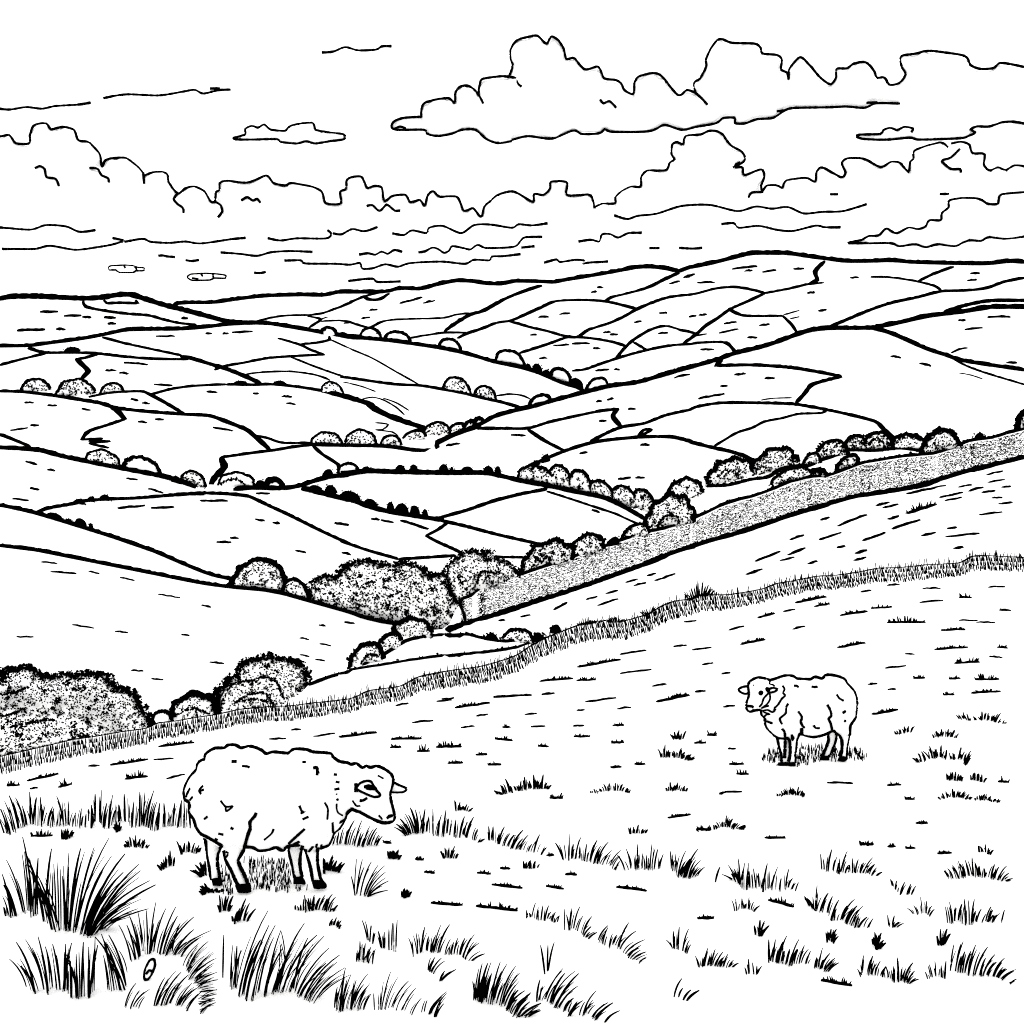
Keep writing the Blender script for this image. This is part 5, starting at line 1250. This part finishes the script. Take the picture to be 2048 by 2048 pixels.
def sheep(label, z, d, outline, thick, rmax, legs, voxel, edges, marks, hooves, ears, eyes, w):
    poly = smooth(pts(z + " " + outline), 5, closed=True)
    pf = Puff(poly, d, thick, cells=26, rmax=wid(poly[0][0], poly[0][1], d, rmax) if rmax else None)
    mb = MB()
    pf.mesh(mb, 0)
    base = Vector((0, 0, 0))
    feet = []
    for path, dd, _e in legs:
        pp = []
        for q in path.split():
            x, y, ww = (float(v) for v in q.split(","))
            a = zp(z, x, y)
            pp.append((a[0], a[1], ww / ZONES[z][2]))
        fd = S["F"].dist(pp[-1][0], pp[-1][1] + dd)
        limb(mb, pp, d + (fd - d) * .6, fd)
        feet.append(fd)
    vs, fs = grow(mb, "body", voxel)
    bvh = BVHTree.FromPolygons(vs, fs)
    eye = Vector((0, 0, EYE))

    def skin(x, y, dd):
        v = at(x, y, 1.0) - eye
        h = bvh.ray_cast(eye, v.normalized())
        p = at(x, y, dd)
        if h[0] is not None and h[0].y < dd + .35:
            return h[0]
        return p

    root = bpy.data.objects.new("sheep", None)
    COL.objects.link(root)
    root.empty_display_size = .2
    zc = min(at(0, 0, 1).z, 0)
    c = at(*zp(z, *[float(v) for v in outline.split()[0].split(",")]), d)
    xs = [v[0] for v in vs]
    zs = [v[2] for v in vs]
    root.location = ((min(xs) + max(xs)) / 2, d, min(zs))
    bpy.context.view_layer.update()
    tag(root, label, "sheep", "sheep on the pasture")
    body = MB()
    body.add(vs, fs, 0)

    def line(spec, dd, ww, step=3.0, rim=False):
        p = smooth(pts(z + " " + spec), step)
        P, R = [], []
        for x, y in p:
            q = skin(x, y, dd)
            r = wid(x, y, q.y, ww) / 2 * LW
            P.append(q + (eye - q).normalized() * r * .4)
            R.append(r * random.uniform(.88, 1.12))
        body.tube(P, R, 1, 6)

    for sp in edges:
        line(sp, d, w, rim=True)
    for (path, dd, es), fd in zip(legs, feet):
        for e in es:
            line(e, fd, w * .95)
    for ww, sp in marks:
        line(sp, d, ww * .85)
    body.build("body", [M_FLEECE, M_INK], root, shade=True)
    for sp, i in hooves:
        hp = smooth(pts(z + " " + sp), 2, closed=False)
        f = Puff(hp, feet[i] - .04, 1.0, cells=8)
        hb = MB()
        f.mesh(hb, 0)
        hb.build("hoof", M_HOOF, root, shade=True)
    for poly_, dd, dark in ears:
        p = smooth(pts(z + " " + poly_), 2.5, closed=True)
        cx = sum(q[0] for q in p) / len(p)
        cy = sum(q[1] for q in p) / len(p)
        hit = skin(cx, cy, d)
        dist = (hit.y - .012) if dd is None else d + dd
        f = Puff(p, dist, .45, cells=8)
        eb = MB()
        f.mesh(eb, 0)
        f.stroke(eb, p + p[:1], w * .7, 1, 2, .1, False, True)
        if dark:
            f.stroke(eb, pts(z + " " + dark), w * 1.0, 1, 2)
        eb.build("ear", [M_FLEECE, M_INK], root, shade=True)
    for (x, y, rr) in eyes:
        a = zp(z, x, y)
        h = skin(a[0], a[1], d)
        r = wid(a[0], a[1], h.y, rr / ZONES[z][2])
        eb = MB()
        bm = bmesh.new()
        bmesh.ops.create_icosphere(bm, subdivisions=2, radius=r)
        for v in bm.verts:
            v.co.y *= .5
        eb.add([v.co + h for v in bm.verts], [[v.index for v in f.verts] for f in bm.faces], 0)
        bm.free()
        eb.build("eye", M_HOOF, root, shade=True)
    return root


d1 = S["F"].dist(*zp("Y2", 700, 1215))
sheep("big white woolly sheep grazing side-on with its head lowered", "Y2", d1,
      "110,490 115,450 140,390 170,345 205,310 215,265 235,240 272,222 275,190 310,160 350,143 420,140 445,120 505,118 550,140 610,128 660,137 710,160 745,185 800,172 915,180 955,150 1050,152 1110,172 1230,182 1265,215 1310,245 1370,255 1400,268 1440,262 1485,292 1520,282 1550,292 1600,282 1650,300 1700,335 1722,370 1718,420 1702,480 1705,540 1722,610 1735,670 1722,700 1690,715 1640,715 1590,695 1530,665 1480,640 1410,615 1370,640 1345,700 1310,755 1270,790 1250,840 1220,890 1160,915 1130,905 1075,930 1040,905 1000,885 910,895 870,930 820,905 770,920 690,930 640,905 575,900 480,905 400,890 350,860 290,825 240,800 205,750 185,690 155,640 150,560 120,540",
      .62, None,
      [("340,700,150 345,860,110 335,960,82 350,1060,68 358,1170,70", 6, ["270,838 280,890 290,950 305,1060 322,1155", "400,890 370,960 368,1040 378,1100 386,1145"]),
       ("480,650,230 500,850,170 490,940,120 470,1000,95 500,1090,78 560,1215,82", 8, ["665,640 655,665 618,710 620,760 605,800 590,850 575,910 565,940 530,995 530,1020 545,1060 575,1120 602,1190", "415,935 435,1015 470,1080 500,1150 528,1205"]),
       ("960,760,140 970,900,100 980,1000,72 990,1080,66 997,1160,66", 6, ["915,895 930,980 950,1060 965,1142", "1025,895 1008,960 1005,1050 1020,1135"]),
       ("1090,760,150 1095,900,105 1105,1000,78 1120,1090,68 1145,1190,70", 8, ["1045,920 1070,1000 1090,1080 1105,1165", "1142,910 1138,1000 1148,1080 1165,1150 1185,1185"])],
      .011,
      ["575,900 640,905 690,930 770,920 820,905 870,930 910,895 1000,885", "1160,912 1220,890 1250,840 1270,790 1310,755 1345,700 1370,640 1410,612 1480,638 1530,665 1590,695 1640,715 1690,715 1722,700 1735,670 1722,610 1705,540 1700,480 1718,420 1722,370 1700,335 1650,300 1600,282 1550,292 1520,282 1485,292 1440,262 1400,268 1370,255 1310,245 1265,215 1230,182 1110,172 1050,152 955,150 915,180 800,172 745,185 710,160 660,137 610,128 550,140 505,118 445,120 420,140 350,143 310,160 275,190 272,222 235,240 215,265 205,310 170,345 140,390 115,450 110,490 120,540 150,560 152,640 185,690 205,750 240,800 290,825 350,860 400,890"],
      [(5, "475,243 515,243"), (4, "558,278 600,282 615,290"), (4, "1022,247 1050,247"), (5, "1105,295 1135,288 1138,325 1135,350"), (4, "1135,330 1155,325"), (4, "1265,343 1290,345"), (4, "1280,400 1310,405"), (4, "1270,460 1310,452"),
       (3, "1287,490 1287,502"), (4, "1290,530 1298,545"), (3, "1288,570 1288,610 1300,640 1332,660"), (3.5, "1195,560 1220,610 1216,690"), (4, "1000,585 1020,630 1040,630 1010,645"), (4, "1025,690 1070,670"), (3.5, "390,545 430,592 485,590 435,628 430,600"),
       (4, "255,430 225,465 240,495"), (3.5, "235,470 262,460"), (4, "265,688 290,668"), (4.5, "375,800 412,808"), (5, "468,755 490,765"), (3.5, "800,765 785,800 730,848"), (5, "1040,765 980,820 920,875"), (4, "1256,715 1260,790"), (3.2, "1605,352 1650,375"),
       (6, "1437,412 1437,480"), (4.5, "1525,525 1490,545 1465,545"), (3.5, "1410,545 1440,585 1470,585"), (6, "1405,600 1420,618 1480,632"), (5.5, "1677,685 1690,668 1715,662"), (3.5, "1613,660 1625,672 1640,690"),
       (4.5, "155,450 130,500 128,520"), (4, "175,515 155,540"), (5, "930,895 1000,862"), (4.5, "1075,935 1105,900"), (4, "415,935 450,950 430,985 418,940"), (6, "350,860 360,840"), (4, "1130,905 1135,880"), (4, "1168,910 1170,885"), (5, "1310,715 1350,690")],
      [("318,1150 390,1145 408,1200 380,1203 330,1200", 0), ("500,1200 605,1190 630,1248 600,1256 525,1255", 1), ("953,1140 1022,1135 1050,1188 1010,1190 952,1189", 2), ("1092,1165 1135,1160 1205,1185 1208,1220 1150,1226 1108,1222", 3)],
      [("1445,455 1520,495 1580,517 1622,510 1622,495 1598,470 1572,430 1555,400 1520,392 1480,405 1460,420", None, "1500,440 1540,432 1588,452 1545,452 1515,445"), ("1712,402 1770,425 1828,452 1805,478 1740,482 1700,472", .05, None)],
      [], 5.4)

d2 = S["F"].dist(*zp("Y3", 1100, 1255))
sheep("smaller white woolly sheep standing and looking towards the viewer", "Y3", d2,
      "350,370 340,320 350,275 410,232 480,213 550,228 605,245 680,225 740,203 800,192 880,195 930,228 1000,232 1090,235 1150,205 1230,225 1290,180 1400,192 1500,230 1525,275 1610,370 1640,450 1650,520 1640,620 1630,700 1590,760 1570,800 1565,890 1500,900 1430,880 1360,850 1280,890 1200,915 1120,925 1030,905 960,890 920,920 800,930 690,930 640,890 570,820 545,760 545,700 505,660 495,610 470,598 410,610 360,618 325,590 325,520 345,460 355,420",
      .62, None,
      [("800,700,220 870,850,160 870,950,105 865,1050,90 858,1230,86", 6, ["970,880 925,960 918,1050 905,1120 905,1240", "805,930 840,970 848,1080 845,1150 828,1222"]),
       ("720,800,150 735,930,110 755,1020,90 775,1110,80 780,1235,80", 4, ["690,935 705,1000 725,1080 740,1130 745,1225", "785,950 785,1060 780,1180"]),
       ("1450,700,260 1490,850,160 1495,950,100 1490,1050,75 1480,1180,76", 6, ["1565,890 1545,960 1530,1060 1525,1165", "1365,850 1410,880 1445,910 1470,970 1472,1080 1455,1165"]),
       ("1350,800,120 1350,880,100 1330,990,92 1300,1080,80 1270,1170,78", 4, ["1300,885 1312,960 1280,1060 1240,1155", "1405,890 1392,980 1350,1080 1308,1170"])],
      .011,
      ["960,890 1030,905 1120,925 1200,915 1280,890 1360,850", "690,930 640,890 570,820 545,760 545,700 505,660 495,605 470,598 410,610 360,618 325,590 325,520 345,460 355,420 350,370 340,320 350,275 410,232 480,213 550,228 605,245 680,225 740,203 800,192 880,195 930,228 1000,232 1090,235 1150,205 1230,225 1290,180 1400,192 1500,230 1525,275 1610,370 1640,450 1650,520 1640,620 1630,700 1590,760 1570,800 1565,900"],
      [(4.5, "340,555 390,560 405,575"), (3, "605,250 597,290 640,300 660,318"), (3.5, "598,390 530,460 505,530 475,565"), (3.2, "600,395 605,470 570,530 500,582"), (3.2, "500,580 590,550"), (3.6, "755,310 780,350 760,400 790,425 745,470 700,540 650,590 670,600 630,630 580,602 520,612"),
       (3.2, "525,625 560,640 605,655 560,660 530,690"), (4, "550,735 600,752 635,765"), (4, "825,525 800,570 795,640 740,690 720,715 750,775"), (4.5, "750,830 780,870 785,930"), (4.5, "945,620 990,690 975,745 1000,800 1020,815"), (5.5, "985,825 985,885"), (4, "1130,790 1155,820 1205,822"),
       (4.5, "1295,540 1330,600 1345,670 1310,710 1335,760 1355,850"), (4, "1410,415 1440,460 1490,490"), (4.5, "1480,640 1518,615"), (4.5, "1500,735 1518,737"), (4.2, "895,310 925,312 950,328"), (4.2, "1105,320 1140,326 1180,322"), (3.6, "865,900 875,970 890,940 868,910"), (6, "700,935 770,940 825,945"), (3, "402,303 406,308")],
      [("825,1235 905,1235 912,1290 860,1300 815,1295", 0), ("705,1235 825,1235 830,1290 770,1305 710,1300 665,1275 690,1265", 1), ("1440,1165 1530,1165 1545,1190 1500,1227 1415,1217", 2), ("1240,1150 1315,1165 1312,1215 1215,1212 1213,1175", 3)],
      [("335,322 270,327 222,355 250,388 300,408 340,395", .0, None), ("560,335 600,345 640,335 695,350 660,380 600,393 572,370", None, "575,345 580,370 600,380")],
      [(495, 398, 34)], 5.0)
# ------------------------------------------------------------------ daylight
EL, AZ = math.radians(48), math.radians(190)         # sun height; direction it stands in (clockwise from ahead)
w = bpy.data.worlds.new("World")
SC.world = w
w.use_nodes = True
nt = w.node_tree
bg = nt.nodes["Background"]
sky = nt.nodes.new("ShaderNodeTexSky")
sky.sky_type = "NISHITA"
sky.sun_disc = False
sky.sun_elevation = EL
sky.sun_rotation = AZ
# a bright overcast: the clear sky's colour is washed out and evened by the cloud veil
hs = nt.nodes.new("ShaderNodeHueSaturation")
hs.inputs["Saturation"].default_value = 0.0
mx = nt.nodes.new("ShaderNodeMixRGB")
mx.inputs["Fac"].default_value = 0.9
mx.inputs["Color2"].default_value = (7.0, 7.0, 7.0, 1)
nt.links.new(sky.outputs["Color"], hs.inputs["Color"])
nt.links.new(hs.outputs["Color"], mx.inputs["Color1"])
nt.links.new(mx.outputs["Color"], bg.inputs["Color"])
bg.inputs["Strength"].default_value = 0.15
sun = bpy.data.lights.new("sun", "SUN")
sun.energy = 1.2
sun.angle = math.radians(40)
sun.color = (1.0, .985, .96)
so = bpy.data.objects.new("sun", sun)
COL.objects.link(so)
dirv = Vector((math.sin(AZ) * math.cos(EL), math.cos(AZ) * math.cos(EL), math.sin(EL)))
so.rotation_euler = dirv.to_track_quat("Z", "Y").to_euler()
so.location = (0, 0, EYE + 50)
SC.view_settings.view_transform = "Standard"
SC.view_settings.look = "None"
SC.view_settings.gamma = 1.0
SC.view_settings.use_curve_mapping = False
SC.view_settings.exposure = 0.6
SC.render.engine = "CYCLES"
SC.cycles.max_bounces = 6
SC.cycles.diffuse_bounces = 4
SC.cycles.use_denoising = False
SC.cycles.pixel_filter_type = "BLACKMAN_HARRIS"
SC.cycles.filter_width = 1.05
